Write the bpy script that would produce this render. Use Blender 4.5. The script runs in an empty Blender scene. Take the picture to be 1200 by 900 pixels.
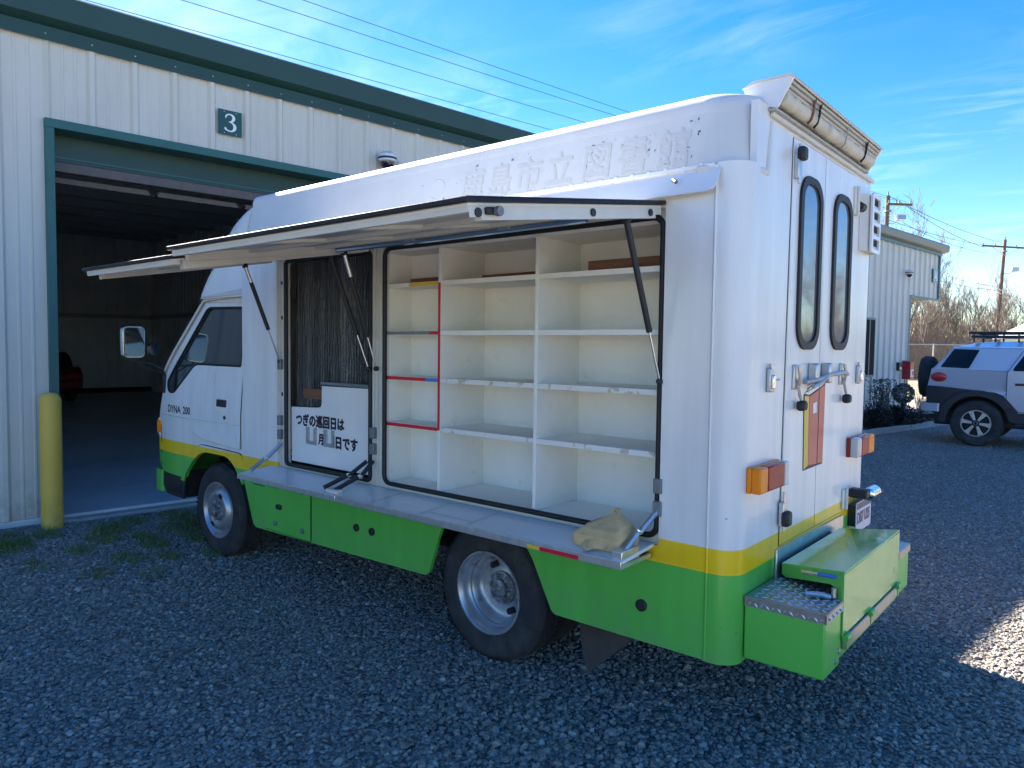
import bpy, bmesh, math, random
import numpy as np
from mathutils import Vector, Matrix
from mathutils.geometry import tessellate_polygon
random.seed(7)
rad = math.radians
scn = bpy.context.scene
col = scn.collection

# ------------------------------------------------------------------ camera
CAM = Vector((-1.187, 2.836, 1.698))
R_ = Vector((-0.76440779, -0.64461486, 0.0123455))
U_ = Vector((0.04249745, -0.03126996, 0.99860711))
F_ = Vector((0.64333094, -0.7638677, -0.05129749))
cd = bpy.data.cameras.new('camera')
cam = bpy.data.objects.new('camera', cd)
col.objects.link(cam)
cam.matrix_world = Matrix(((R_.x, U_.x, -F_.x, CAM.x), (R_.y, U_.y, -F_.y, CAM.y), (R_.z, U_.z, -F_.z, CAM.z), (0, 0, 0, 1)))
cd.sensor_width = 36.0
cd.lens = 36.0 * 856.3 / 1200.0
cd.clip_start = 0.05
cd.clip_end = 6000.0
scn.camera = cam

# ------------------------------------------------------------------ light
SUN_EL, SUN_AZ = rad(36.0), rad(-12.5)          # azimuth from +x towards +y
sun_dir = Vector((math.cos(SUN_EL) * math.cos(SUN_AZ), math.cos(SUN_EL) * math.sin(SUN_AZ), math.sin(SUN_EL)))
sl = bpy.data.lights.new('sun', 'SUN')
sl.energy = 5.0
sl.angle = rad(0.53)
sl.color = (1.0, 0.94, 0.85)
so = bpy.data.objects.new('sun', sl)
so.rotation_euler = sun_dir.to_track_quat('Z', 'Y').to_euler()
col.objects.link(so)

wd = bpy.data.worlds.new('World')
scn.world = wd
wd.use_nodes = True
nt = wd.node_tree
nt.nodes.clear()
def wn(t, **k):
    n = nt.nodes.new(t)
    for a, b in k.items(): setattr(n, a, b)
    return n
sky = wn('ShaderNodeTexSky', sky_type='NISHITA')
sky.sun_disc = False
sky.sun_elevation = SUN_EL
sky.sun_rotation = math.pi / 2 - SUN_AZ
sky.altitude = 100
sky.air_density = 1.0
sky.dust_density = 0.15
sky.ozone_density = 2.6
bg = wn('ShaderNodeBackground'); bg.inputs['Strength'].default_value = 0.058
out = wn('ShaderNodeOutputWorld')
tc = wn('ShaderNodeTexCoord')
sat = wn('ShaderNodeHueSaturation'); sat.inputs['Saturation'].default_value = 1.43; sat.inputs['Hue'].default_value = 0.513
nt.links.new(sky.outputs[0], sat.inputs['Color'])
# thin high cirrus laid out over the whole dome
sep = wn('ShaderNodeSeparateXYZ'); nt.links.new(tc.outputs['Generated'], sep.inputs[0])
zc = wn('ShaderNodeMath', operation='MAXIMUM'); zc.inputs[1].default_value = 0.06; nt.links.new(sep.outputs['Z'], zc.inputs[0])
px = wn('ShaderNodeMath', operation='DIVIDE'); nt.links.new(sep.outputs['X'], px.inputs[0]); nt.links.new(zc.outputs[0], px.inputs[1])
py = wn('ShaderNodeMath', operation='DIVIDE'); nt.links.new(sep.outputs['Y'], py.inputs[0]); nt.links.new(zc.outputs[0], py.inputs[1])
cmb = wn('ShaderNodeCombineXYZ'); nt.links.new(px.outputs[0], cmb.inputs[0]); nt.links.new(py.outputs[0], cmb.inputs[1])
mp = wn('ShaderNodeMapping'); mp.inputs['Rotation'].default_value = (0, 0, rad(35)); mp.inputs['Scale'].default_value = (0.8, 1.25, 1)
mp.inputs['Location'].default_value = (1.3, 0.4, 0)
nt.links.new(cmb.outputs[0], mp.inputs[0])
n1 = wn('ShaderNodeTexNoise'); n1.inputs['Scale'].default_value = 1.5; n1.inputs['Detail'].default_value = 9; n1.inputs['Roughness'].default_value = 0.62; n1.inputs['Distortion'].default_value = 1.2
nt.links.new(mp.outputs[0], n1.inputs['Vector'])
n2 = wn('ShaderNodeTexNoise'); n2.inputs['Scale'].default_value = 0.55; n2.inputs['Detail'].default_value = 3
nt.links.new(cmb.outputs[0], n2.inputs['Vector'])
mr1 = wn('ShaderNodeMapRange'); mr1.inputs[1].default_value = 0.46; mr1.inputs[2].default_value = 0.8; nt.links.new(n1.outputs[0], mr1.inputs[0])
mr2 = wn('ShaderNodeMapRange'); mr2.inputs[1].default_value = 0.42; mr2.inputs[2].default_value = 0.66; nt.links.new(n2.outputs[0], mr2.inputs[0])
mm = wn('ShaderNodeMath', operation='MULTIPLY'); nt.links.new(mr1.outputs[0], mm.inputs[0]); nt.links.new(mr2.outputs[0], mm.inputs[1])
mm2 = wn('ShaderNodeMath', operation='MULTIPLY'); mm2.inputs[1].default_value = 0.26; nt.links.new(mm.outputs[0], mm2.inputs[0])
mixc = wn('ShaderNodeMix', data_type='RGBA'); nt.links.new(mm2.outputs[0], mixc.inputs[0]); nt.links.new(sat.outputs[0], mixc.inputs[6]); mixc.inputs[7].default_value = (7.2, 7.6, 8.4, 1)
nt.links.new(mixc.outputs[2], bg.inputs['Color'])
nt.links.new(bg.outputs[0], out.inputs['Surface'])
scn.view_settings.view_transform = 'Standard'
scn.view_settings.look = 'None'
scn.view_settings.gamma = 1.0
scn.view_settings.exposure = 2.4

# ------------------------------------------------------------------ materials
MATS = {}
def mat(name, color, rough=0.5, metal=0.0, var=0.0, vscale=3.0, bump=0.0, bscale=40.0, spec=0.5, coat=0.0, trans=0.0, alpha=1.0,
        dirt=None, dscale=6.0, dlo=0.55, dhi=0.75, damt=0.6, stretch=None, emit=None, ior=1.45, rvar=0.0):
    """principled with colour variation, optional dirt patches, fine relief"""
    m = bpy.data.materials.new(name); m.use_nodes = True
    t = m.node_tree; n = t.nodes; b = n['Principled BSDF']
    b.inputs['Roughness'].default_value = rough; b.inputs['Metallic'].default_value = metal
    b.inputs['Specular IOR Level'].default_value = spec; b.inputs['Coat Weight'].default_value = coat
    b.inputs['Coat Roughness'].default_value = 0.08
    b.inputs['Transmission Weight'].default_value = trans; b.inputs['Alpha'].default_value = alpha; b.inputs['IOR'].default_value = ior
    c = (*color, 1)
    b.inputs['Base Color'].default_value = c
    geo = n.new('ShaderNodeNewGeometry'); vec = geo.outputs['Position']
    if stretch:
        mpn = n.new('ShaderNodeMapping'); mpn.inputs['Scale'].default_value = stretch; t.links.new(vec, mpn.inputs[0]); vec = mpn.outputs[0]
    last = None
    if var > 0:
        nz = n.new('ShaderNodeTexNoise'); nz.inputs['Scale'].default_value = vscale; nz.inputs['Detail'].default_value = 6; nz.inputs['Roughness'].default_value = 0.6
        t.links.new(vec, nz.inputs['Vector'])
        mr = n.new('ShaderNodeMapRange'); mr.inputs[1].default_value = 0.25; mr.inputs[2].default_value = 0.75; mr.inputs[3].default_value = 1 - var; mr.inputs[4].default_value = 1 + var
        t.links.new(nz.outputs[0], mr.inputs[0])
        mx = n.new('ShaderNodeMix'); mx.data_type = 'RGBA'; mx.blend_type = 'MULTIPLY'; mx.inputs[0].default_value = 1; mx.inputs[6].default_value = c
        t.links.new(mr.outputs[0], mx.inputs[7]); last = mx.outputs[2]
    if dirt:
        nz = n.new('ShaderNodeTexNoise'); nz.inputs['Scale'].default_value = dscale; nz.inputs['Detail'].default_value = 8; nz.inputs['Roughness'].default_value = 0.68
        t.links.new(vec, nz.inputs['Vector'])
        mr = n.new('ShaderNodeMapRange'); mr.inputs[1].default_value = dlo; mr.inputs[2].default_value = dhi; mr.inputs[4].default_value = damt
        t.links.new(nz.outputs[0], mr.inputs[0])
        mx = n.new('ShaderNodeMix'); mx.data_type = 'RGBA'; t.links.new(mr.outputs[0], mx.inputs[0])
        if last: t.links.new(last, mx.inputs[6])
        else: mx.inputs[6].default_value = c
        mx.inputs[7].default_value = (*dirt, 1); last = mx.outputs[2]
    if last: t.links.new(last, b.inputs['Base Color'])
    if rvar > 0:
        nz = n.new('ShaderNodeTexNoise'); nz.inputs['Scale'].default_value = 9; nz.inputs['Detail'].default_value = 5; t.links.new(geo.outputs['Position'], nz.inputs['Vector'])
        mr = n.new('ShaderNodeMapRange'); mr.inputs[3].default_value = max(0.02, rough - rvar); mr.inputs[4].default_value = rough + rvar
        t.links.new(nz.outputs[0], mr.inputs[0]); t.links.new(mr.outputs[0], b.inputs['Roughness'])
    if bump > 0:
        nz = n.new('ShaderNodeTexNoise'); nz.inputs['Scale'].default_value = bscale; nz.inputs['Detail'].default_value = 5
        t.links.new(geo.outputs['Position'], nz.inputs['Vector'])
        bp = n.new('ShaderNodeBump'); bp.inputs['Strength'].default_value = bump; bp.inputs['Distance'].default_value = 0.01
        t.links.new(nz.outputs[0], bp.inputs['Height']); t.links.new(bp.outputs[0], b.inputs['Normal'])
    if emit:
        b.inputs['Emission Color'].default_value = (*emit[0], 1); b.inputs['Emission Strength'].default_value = emit[1]
    MATS[name] = m
    return m

WHITE = (0.80, 0.79, 0.765); YELLOW = (0.93, 0.60, 0.006); GREEN = (0.115, 0.51, 0.075)
def livery(name):
    """white over a yellow band over green, as painted on the truck by height; scuffed and streaked"""
    m = mat(name, WHITE, 0.32, coat=0.3, bump=0.10, bscale=2.6, rvar=0.1)
    t = m.node_tree; n = t.nodes; b = n['Principled BSDF']
    geo = n.new('ShaderNodeNewGeometry'); sp = n.new('ShaderNodeSeparateXYZ'); t.links.new(geo.outputs['Position'], sp.inputs[0])
    r = n.new('ShaderNodeValToRGB'); r.color_ramp.interpolation = 'CONSTANT'
    e = r.color_ramp.elements
    e[0].position = 0; e[0].color = (*GREEN, 1); e[1].position = 0.752 / 3; e[1].color = (*YELLOW, 1)
    x = e.new(0.864 / 3); x.color = (*WHITE, 1)
    dv = n.new('ShaderNodeMath'); dv.operation = 'DIVIDE'; dv.inputs[1].default_value = 3; t.links.new(sp.outputs[2], dv.inputs[0]); t.links.new(dv.outputs[0], r.inputs[0])
    mp_ = n.new('ShaderNodeMapping'); mp_.inputs['Scale'].default_value = (5, 5, 0.5); t.links.new(geo.outputs['Position'], mp_.inputs[0])
    nz = n.new('ShaderNodeTexNoise'); nz.inputs['Scale'].default_value = 2.2; nz.inputs['Detail'].default_value = 7; t.links.new(mp_.outputs[0], nz.inputs['Vector'])
    mr = n.new('ShaderNodeMapRange'); mr.inputs[1].default_value = 0.3; mr.inputs[2].default_value = 0.7; mr.inputs[3].default_value = 0.90; mr.inputs[4].default_value = 1.04; t.links.new(nz.outputs[0], mr.inputs[0])
    mx = n.new('ShaderNodeMix'); mx.data_type = 'RGBA'; mx.blend_type = 'MULTIPLY'; mx.inputs[0].default_value = 1
    t.links.new(r.outputs[0], mx.inputs[6]); t.links.new(mr.outputs[0], mx.inputs[7])
    # small chips
    vz = n.new('ShaderNodeTexNoise'); vz.inputs['Scale'].default_value = 34; vz.inputs['Detail'].default_value = 4; t.links.new(geo.outputs['Position'], vz.inputs['Vector'])
    m2 = n.new('ShaderNodeMapRange'); m2.inputs[1].default_value = 0.735; m2.inputs[2].default_value = 0.76; m2.inputs[4].default_value = 0.7; t.links.new(vz.outputs[0], m2.inputs[0])
    mx2 = n.new('ShaderNodeMix'); mx2.data_type = 'RGBA'; t.links.new(m2.outputs[0], mx2.inputs[0]); t.links.new(mx.outputs[2], mx2.inputs[6]); mx2.inputs[7].default_value = (0.16, 0.13, 0.1, 1)
    dz = n.new('ShaderNodeMapRange'); dz.inputs[1].default_value = 0.62; dz.inputs[2].default_value = 0.36; dz.inputs[4].default_value = 1.0; t.links.new(sp.outputs[2], dz.inputs[0])
    dn = n.new('ShaderNodeTexNoise'); dn.inputs['Scale'].default_value = 7; dn.inputs['Detail'].default_value = 9; dn.inputs['Roughness'].default_value = 0.7; t.links.new(geo.outputs['Position'], dn.inputs['Vector'])
    dm = n.new('ShaderNodeMapRange'); dm.inputs[1].default_value = 0.42; dm.inputs[2].default_value = 0.75; dm.inputs[4].default_value = 0.55; t.links.new(dn.outputs[0], dm.inputs[0])
    dk = n.new('ShaderNodeMath'); dk.operation = 'MULTIPLY'; t.links.new(dz.outputs[0], dk.inputs[0]); t.links.new(dm.outputs[0], dk.inputs[1])
    mx3 = n.new('ShaderNodeMix'); mx3.data_type = 'RGBA'; t.links.new(dk.outputs[0], mx3.inputs[0]); t.links.new(mx2.outputs[2], mx3.inputs[6]); mx3.inputs[7].default_value = (0.26, 0.24, 0.2, 1)
    t.links.new(mx3.outputs[2], b.inputs['Base Color'])
    return m

M = MATS
livery('livery')
mat('white_paint', WHITE, 0.36, var=0.06, vscale=2.5, coat=0.25, bump=0.04, bscale=5, dirt=(0.36, 0.33, 0.28), dscale=26, dlo=0.70, dhi=0.78, damt=0.5, rvar=0.08)
mat('cap_white', (0.655, 0.655, 0.635), 0.42, var=0.07, vscale=3, bump=0.08, bscale=6, dirt=(0.16, 0.12, 0.09), dscale=16, dlo=0.705, dhi=0.74, damt=0.8, rvar=0.1)
mat('cream_paint', (0.66, 0.64, 0.58), 0.45, var=0.08, vscale=7, dirt=(0.25, 0.2, 0.14), dscale=22, dlo=0.66, dhi=0.76, damt=0.5)
mat('shelf_white', (0.85, 0.83, 0.76), 0.5, var=0.05, vscale=5, dirt=(0.5, 0.43, 0.3), dscale=9, dlo=0.62, dhi=0.8, damt=0.5)
mat('shelf_edge_worn', (0.78, 0.77, 0.72), 0.5, dirt=(0.42, 0.33, 0.2), dscale=18, dlo=0.56, dhi=0.6, damt=0.7)
mat('green_paint', GREEN, 0.36, var=0.08, coat=0.25, bump=0.04, bscale=6, rvar=0.08, dirt=(0.05, 0.06, 0.04), dscale=18, dlo=0.69, dhi=0.76, damt=0.6)
mat('green_worn', (0.14, 0.47, 0.09), 0.22, var=0.1, coat=0.4, bump=0.22, bscale=5, rvar=0.1, dirt=(0.10, 0.14, 0.08), dscale=10, dlo=0.62, dhi=0.78, damt=0.6)
mat('yellow_paint', YELLOW, 0.4, var=0.06, coat=0.2)
mat('hatch_grey', (0.40, 0.40, 0.38), 0.3, var=0.15, vscale=5, dirt=(0.22, 0.2, 0.16), dscale=7, dlo=0.5, dhi=0.75, damt=0.6)
mat('black_rubber', (0.015, 0.015, 0.017), 0.55, bump=0.1, bscale=60)
mat('black_plastic', (0.022, 0.023, 0.026), 0.5, var=0.2, vscale=8)
mat('chassis_black', (0.016, 0.016, 0.018), 0.8)
mat('tyre', (0.030, 0.030, 0.032), 0.78, var=0.25, vscale=14, bump=0.2, bscale=50, dirt=(0.09, 0.085, 0.08), dscale=7, dlo=0.5, dhi=0.8, damt=0.5)
mat('wheel_silver', (0.50, 0.51, 0.53), 0.38, metal=0.75, var=0.2, vscale=8, dirt=(0.12, 0.10, 0.09), dscale=14, dlo=0.55, dhi=0.72, damt=0.7)
mat('hub_grime', (0.16, 0.16, 0.17), 0.6, metal=0.4, var=0.4, vscale=30, dirt=(0.45, 0.45, 0.46), dscale=30, dlo=0.5, dhi=0.6, damt=0.7)
mat('mirror', (0.30, 0.34, 0.38), 0.03, metal=1.0)
mat('chrome', (0.75, 0.76, 0.78), 0.12, metal=1.0)
mat('steel', (0.52, 0.53, 0.54), 0.34, metal=0.85, var=0.15, vscale=20)
mat('steel_matt', (0.42, 0.42, 0.42), 0.5, metal=0.5, var=0.2, vscale=20)
mat('flap_rubber', (0.055, 0.056, 0.06), 0.75, var=0.25, vscale=9)
mat('grey_hinge', (0.20, 0.22, 0.23), 0.5, metal=0.4, var=0.2, vscale=20)
mat('aluminium', (0.72, 0.71, 0.69), 0.3, metal=0.8, var=0.15, vscale=30)
mat('dark_glass', (0.012, 0.016, 0.018), 0.04, spec=0.8, coat=0.3)
mat('office_glass', (0.012, 0.016, 0.02), 0.55, spec=0.03)
mat('cab_glass', (0.03, 0.042, 0.046), 0.05, spec=0.8)
mat('rear_glass', (0.24, 0.27, 0.31), 0.04, metal=0.55, spec=0.9)
mat('brown_wood', (0.20, 0.085, 0.045), 0.5, var=0.3, vscale=9, stretch=(0.6, 5, 5))
mat('red_tape', (0.62, 0.012, 0.03), 0.4); mat('blue_tape', (0.05, 0.2, 0.6), 0.4); mat('amber_tape', (0.75, 0.5, 0.05), 0.4)
mat('grey_tape', (0.22, 0.22, 0.22), 0.5, var=0.3, vscale=40)
mat('amber_lens', (0.95, 0.26, 0.008), 0.25, coat=0.1, spec=0.3, bump=0.3, bscale=150); mat('red_lens', (0.36, 0.02, 0.012), 0.25, coat=0.1, spec=0.3, bump=0.3, bscale=150); mat('clear_lens', (0.55, 0.54, 0.53), 0.15, coat=0.6, bump=0.3, bscale=150)
mat('lettering', (0.02, 0.012, 0.03), 0.5)
mat('ghost_lettering', (0.60, 0.595, 0.57), 0.55, var=0.06, vscale=40)
mat('ghost_outline', (0.675, 0.675, 0.66), 0.5)
mat('cover_red', (0.50, 0.085, 0.07), 0.4, var=0.06, vscale=6, coat=0.2); mat('spine_yellow', (0.68, 0.46, 0.05), 0.4, coat=0.2); mat('page_white', (0.8, 0.8, 0.77), 0.45)
mat('plate_white', (0.62, 0.58, 0.66), 0.4, var=0.1, vscale=30); mat('plate_dark', (0.10, 0.09, 0.16), 0.4)
mat('canvas', (0.64, 0.44, 0.21), 0.85, var=0.15, vscale=14, bump=0.5, bscale=30, dirt=(0.2, 0.16, 0.1), dscale=12, dlo=0.55, dhi=0.75, damt=0.6)
mat('roll_fabric', (0.60, 0.55, 0.45), 0.75, var=0.15, vscale=8, bump=0.5, bscale=14, dirt=(0.25, 0.2, 0.15), dscale=9, dlo=0.55, dhi=0.75, damt=0.6)
mat('awning_metal', (0.45, 0.43, 0.38), 0.5, var=0.15, vscale=9, stretch=(8, 1, 8))
# tread plate: raised bars
m = mat('checker_plate', (0.40, 0.385, 0.36), 0.34, metal=0.75, var=0.15, vscale=25, dirt=(0.16, 0.14, 0.12), dscale=12, dlo=0.5, dhi=0.75, damt=0.6)
def checker(m, plane):
    t = m.node_tree; n = t.nodes; b = n['Principled BSDF']
    geo = n.new('ShaderNodeNewGeometry'); outs = []
    for ang in (45, -45):
        mpn = n.new('ShaderNodeMapping'); mpn.vector_type = 'POINT'
        mpn.inputs['Rotation'].default_value = {'z': (0, 0, rad(ang)), 'y': (0, rad(ang), 0), 'x': (rad(ang), 0, 0)}[plane]
        t.links.new(geo.outputs['Position'], mpn.inputs[0])
        br = n.new('ShaderNodeTexWave'); br.inputs['Scale'].default_value = 12; t.links.new(mpn.outputs[0], br.inputs['Vector'])
        br.bands_direction = 'X' if plane != 'x' else 'Y'
        outs.append(br.outputs['Fac'])
    ck = n.new('ShaderNodeTexChecker'); ck.inputs['Scale'].default_value = 26; t.links.new(geo.outputs['Position'], ck.inputs['Vector'])
    mx = n.new('ShaderNodeMix'); t.links.new(ck.outputs['Fac'], mx.inputs[0]); t.links.new(outs[0], mx.inputs[2]); t.links.new(outs[1], mx.inputs[3])
    bp = n.new('ShaderNodeBump'); bp.inputs['Strength'].default_value = 0.9; bp.inputs['Distance'].default_value = 0.006
    t.links.new(mx.outputs[0], bp.inputs['Height']); t.links.new(bp.outputs[0], b.inputs['Normal'])
# rippled dark screen glass in the entry
m = mat('rippled_glass', (0.035, 0.042, 0.045), 0.12, spec=0.9)
t = m.node_tree; n = t.nodes
geo = n.new('ShaderNodeNewGeometry'); mpn = n.new('ShaderNodeMapping'); mpn.inputs['Scale'].default_value = (1, 0.2, 0.055); t.links.new(geo.outputs['Position'], mpn.inputs[0])
wv = n.new('ShaderNodeTexWave'); wv.inputs['Scale'].default_value = 11; wv.inputs['Distortion'].default_value = 7; wv.inputs['Detail'].default_value = 3; wv.inputs['Detail Scale'].default_value = 6; t.links.new(mpn.outputs[0], wv.inputs['Vector'])
bp = n.new('ShaderNodeBump'); bp.inputs['Strength'].default_value = 0.8; bp.inputs['Distance'].default_value = 0.012; t.links.new(wv.outputs['Fac'], bp.inputs['Height']); t.links.new(bp.outputs[0], n['Principled BSDF'].inputs['Normal'])
mp2 = n.new('ShaderNodeMapping'); mp2.inputs['Scale'].default_value = (7.5, 1, 0.12); t.links.new(geo.outputs['Position'], mp2.inputs[0])
nz = n.new('ShaderNodeTexNoise'); nz.inputs['Scale'].default_value = 1.3; nz.inputs['Detail'].default_value = 2; t.links.new(mp2.outputs[0], nz.inputs['Vector'])
m1_ = n.new('ShaderNodeMapRange'); m1_.inputs[1].default_value = 0.42; m1_.inputs[2].default_value = 0.68; t.links.new(nz.outputs[0], m1_.inputs[0])
wz = n.new('ShaderNodeTexWave'); wz.inputs['Scale'].default_value = 26; wz.inputs['Distortion'].default_value = 2.5; wz.inputs['Detail'].default_value = 2; wz.inputs['Detail Scale'].default_value = 3; wz.bands_direction = 'DIAGONAL'; t.links.new(geo.outputs['Position'], wz.inputs['Vector'])
m2_ = n.new('ShaderNodeMath'); m2_.operation = 'MULTIPLY'; t.links.new(m1_.outputs[0], m2_.inputs[0]); t.links.new(wz.outputs['Fac'], m2_.inputs[1])
mc = n.new('ShaderNodeMix'); mc.data_type = 'RGBA'; t.links.new(m2_.outputs[0], mc.inputs[0]); mc.inputs[6].default_value = (0.022, 0.026, 0.028, 1); mc.inputs[7].default_value = (0.22, 0.225, 0.22, 1)  # paler zigzag columns painted into the base colour as reflections
t.links.new(mc.outputs[2], n['Principled BSDF'].inputs['Base Color'])
# buildings
mat('wall_metal', (0.60, 0.575, 0.50), 0.42, var=0.05, vscale=2.0, bump=0.03, bscale=6, stretch=(1, 1, 0.3), dirt=(0.42, 0.40, 0.35), dscale=2.2, dlo=0.5, dhi=0.85, damt=0.4)
mat('wall_metal_far', (0.62, 0.60, 0.54), 0.45, var=0.05, vscale=2.0)
mat('interior_metal', (0.85, 0.85, 0.83), 0.5, var=0.1, vscale=1.5)
mat('trim_green', (0.013, 0.052, 0.044), 0.42, var=0.08, vscale=3)
mat('jamb_green', (0.024, 0.115, 0.105), 0.42, var=0.08, vscale=5)
mat('trim_grey', (0.19, 0.20, 0.17), 0.45, var=0.08, vscale=3)
mat('trim_teal', (0.10, 0.19, 0.21), 0.45)
mat('door_brown', (0.12, 0.10, 0.095), 0.6, var=0.2, vscale=9)
mat('purlin', (0.5, 0.5, 0.48), 0.6)
mat('roof_metal', (0.45, 0.45, 0.43), 0.5)
mat('concrete', (0.38, 0.37, 0.35), 0.85, var=0.15, vscale=4, bump=0.25, bscale=60, dirt=(0.2, 0.19, 0.17), dscale=3, dlo=0.5, dhi=0.75, damt=0.6)
mat('floor_concrete', (0.58, 0.58, 0.565), 0.38, var=0.12, vscale=0.8, bump=0.05, bscale=40, dirt=(0.16, 0.16, 0.16), dscale=0.9, dlo=0.5, dhi=0.8, damt=0.5)
mat('bollard_yellow', (0.74, 0.47, 0.07), 0.45, var=0.06, vscale=7, bump=0.1, bscale=25, dirt=(0.45, 0.36, 0.13), dscale=8, dlo=0.58, dhi=0.75, damt=0.7)
mat('sign_green', (0.012, 0.075, 0.068), 0.4); mat('sign_white', (0.8, 0.8, 0.8), 0.4)
mat('sign_blue', (0.16, 0.36, 0.42), 0.4)
mat('camera_white', (0.7, 0.7, 0.72), 0.3)
mat('extinguisher_red', (0.48, 0.025, 0.03), 0.4, coat=0.2)
def splash(m, top, colour):
    """mud thrown up along the foot of a wall"""
    t = m.node_tree; n = t.nodes; b = n['Principled BSDF']; src = b.inputs['Base Color'].links[0].from_socket
    geo = n.new('ShaderNodeNewGeometry'); sp = n.new('ShaderNodeSeparateXYZ'); t.links.new(geo.outputs['Position'], sp.inputs[0])
    a = n.new('ShaderNodeMapRange'); a.inputs[1].default_value = top; a.inputs[2].default_value = 0.03; t.links.new(sp.outputs[2], a.inputs[0])
    z = n.new('ShaderNodeTexNoise'); z.inputs['Scale'].default_value = 9; z.inputs['Detail'].default_value = 8; z.inputs['Roughness'].default_value = 0.7; t.links.new(geo.outputs['Position'], z.inputs['Vector'])
    q = n.new('ShaderNodeMapRange'); q.inputs[1].default_value = 0.4; q.inputs[2].default_value = 0.7; q.inputs[4].default_value = 0.75; t.links.new(z.outputs[0], q.inputs[0])
    k = n.new('ShaderNodeMath'); k.operation = 'MULTIPLY'; t.links.new(a.outputs[0], k.inputs[0]); t.links.new(q.outputs[0], k.inputs[1])
    mx = n.new('ShaderNodeMix'); mx.data_type = 'RGBA'; t.links.new(k.outputs[0], mx.inputs[0]); t.links.new(src, mx.inputs[6]); mx.inputs[7].default_value = (*colour, 1); t.links.new(mx.outputs[2], b.inputs['Base Color'])
splash(M['wall_metal'], 0.55, (0.25, 0.22, 0.17)); splash(M['bollard_yellow'], 0.35, (0.25, 0.21, 0.14)); splash(M['wall_metal_far'], 0.5, (0.3, 0.26, 0.2)) ; splash(M['tyre'], 0.30, (0.12, 0.11, 0.10))
# nature
mat('grass_blade', (0.14, 0.20, 0.05), 0.7, var=0.3, vscale=6)
mat('bark_grey', (0.20, 0.165, 0.135), 0.9, var=0.25, vscale=3)
mat('bark_tan', (0.20, 0.16, 0.125), 0.9, var=0.25, vscale=0.6)
mat('bark_dark', (0.12, 0.09, 0.07), 0.9)
mat('brush_tan', (0.16, 0.125, 0.095), 0.95, var=0.55, vscale=2.5)
mat('shrub_dark', (0.035, 0.035, 0.030), 0.8, var=0.3, vscale=8)
mat('shrub_grey', (0.13, 0.15, 0.13), 0.8, var=0.25, vscale=8)
mat('leaf_litter', (0.16, 0.085, 0.05), 0.9, var=0.4, vscale=12)
mat('pole_wood', (0.14, 0.095, 0.07), 0.9, var=0.25, vscale=2, stretch=(6, 6, 0.6))
mat('wire_black', (0.03, 0.03, 0.035), 0.6)
mat('galvanised', (0.45, 0.46, 0.46), 0.45, metal=0.5)
# suv
mat('suv_silver', (0.45, 0.49, 0.56), 0.28, metal=0.25, coat=0.6)
mat('suv_white', (0.78, 0.79, 0.80), 0.3, coat=0.5)
mat('suv_black', (0.025, 0.028, 0.032), 0.5)
mat('suv_glass', (0.006, 0.008, 0.009), 0.06, spec=0.35)
mat('suv_red', (0.45, 0.02, 0.03), 0.2, coat=0.6)
mat('dark_red', (0.23, 0.012, 0.018), 0.3, coat=0.5)

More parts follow.
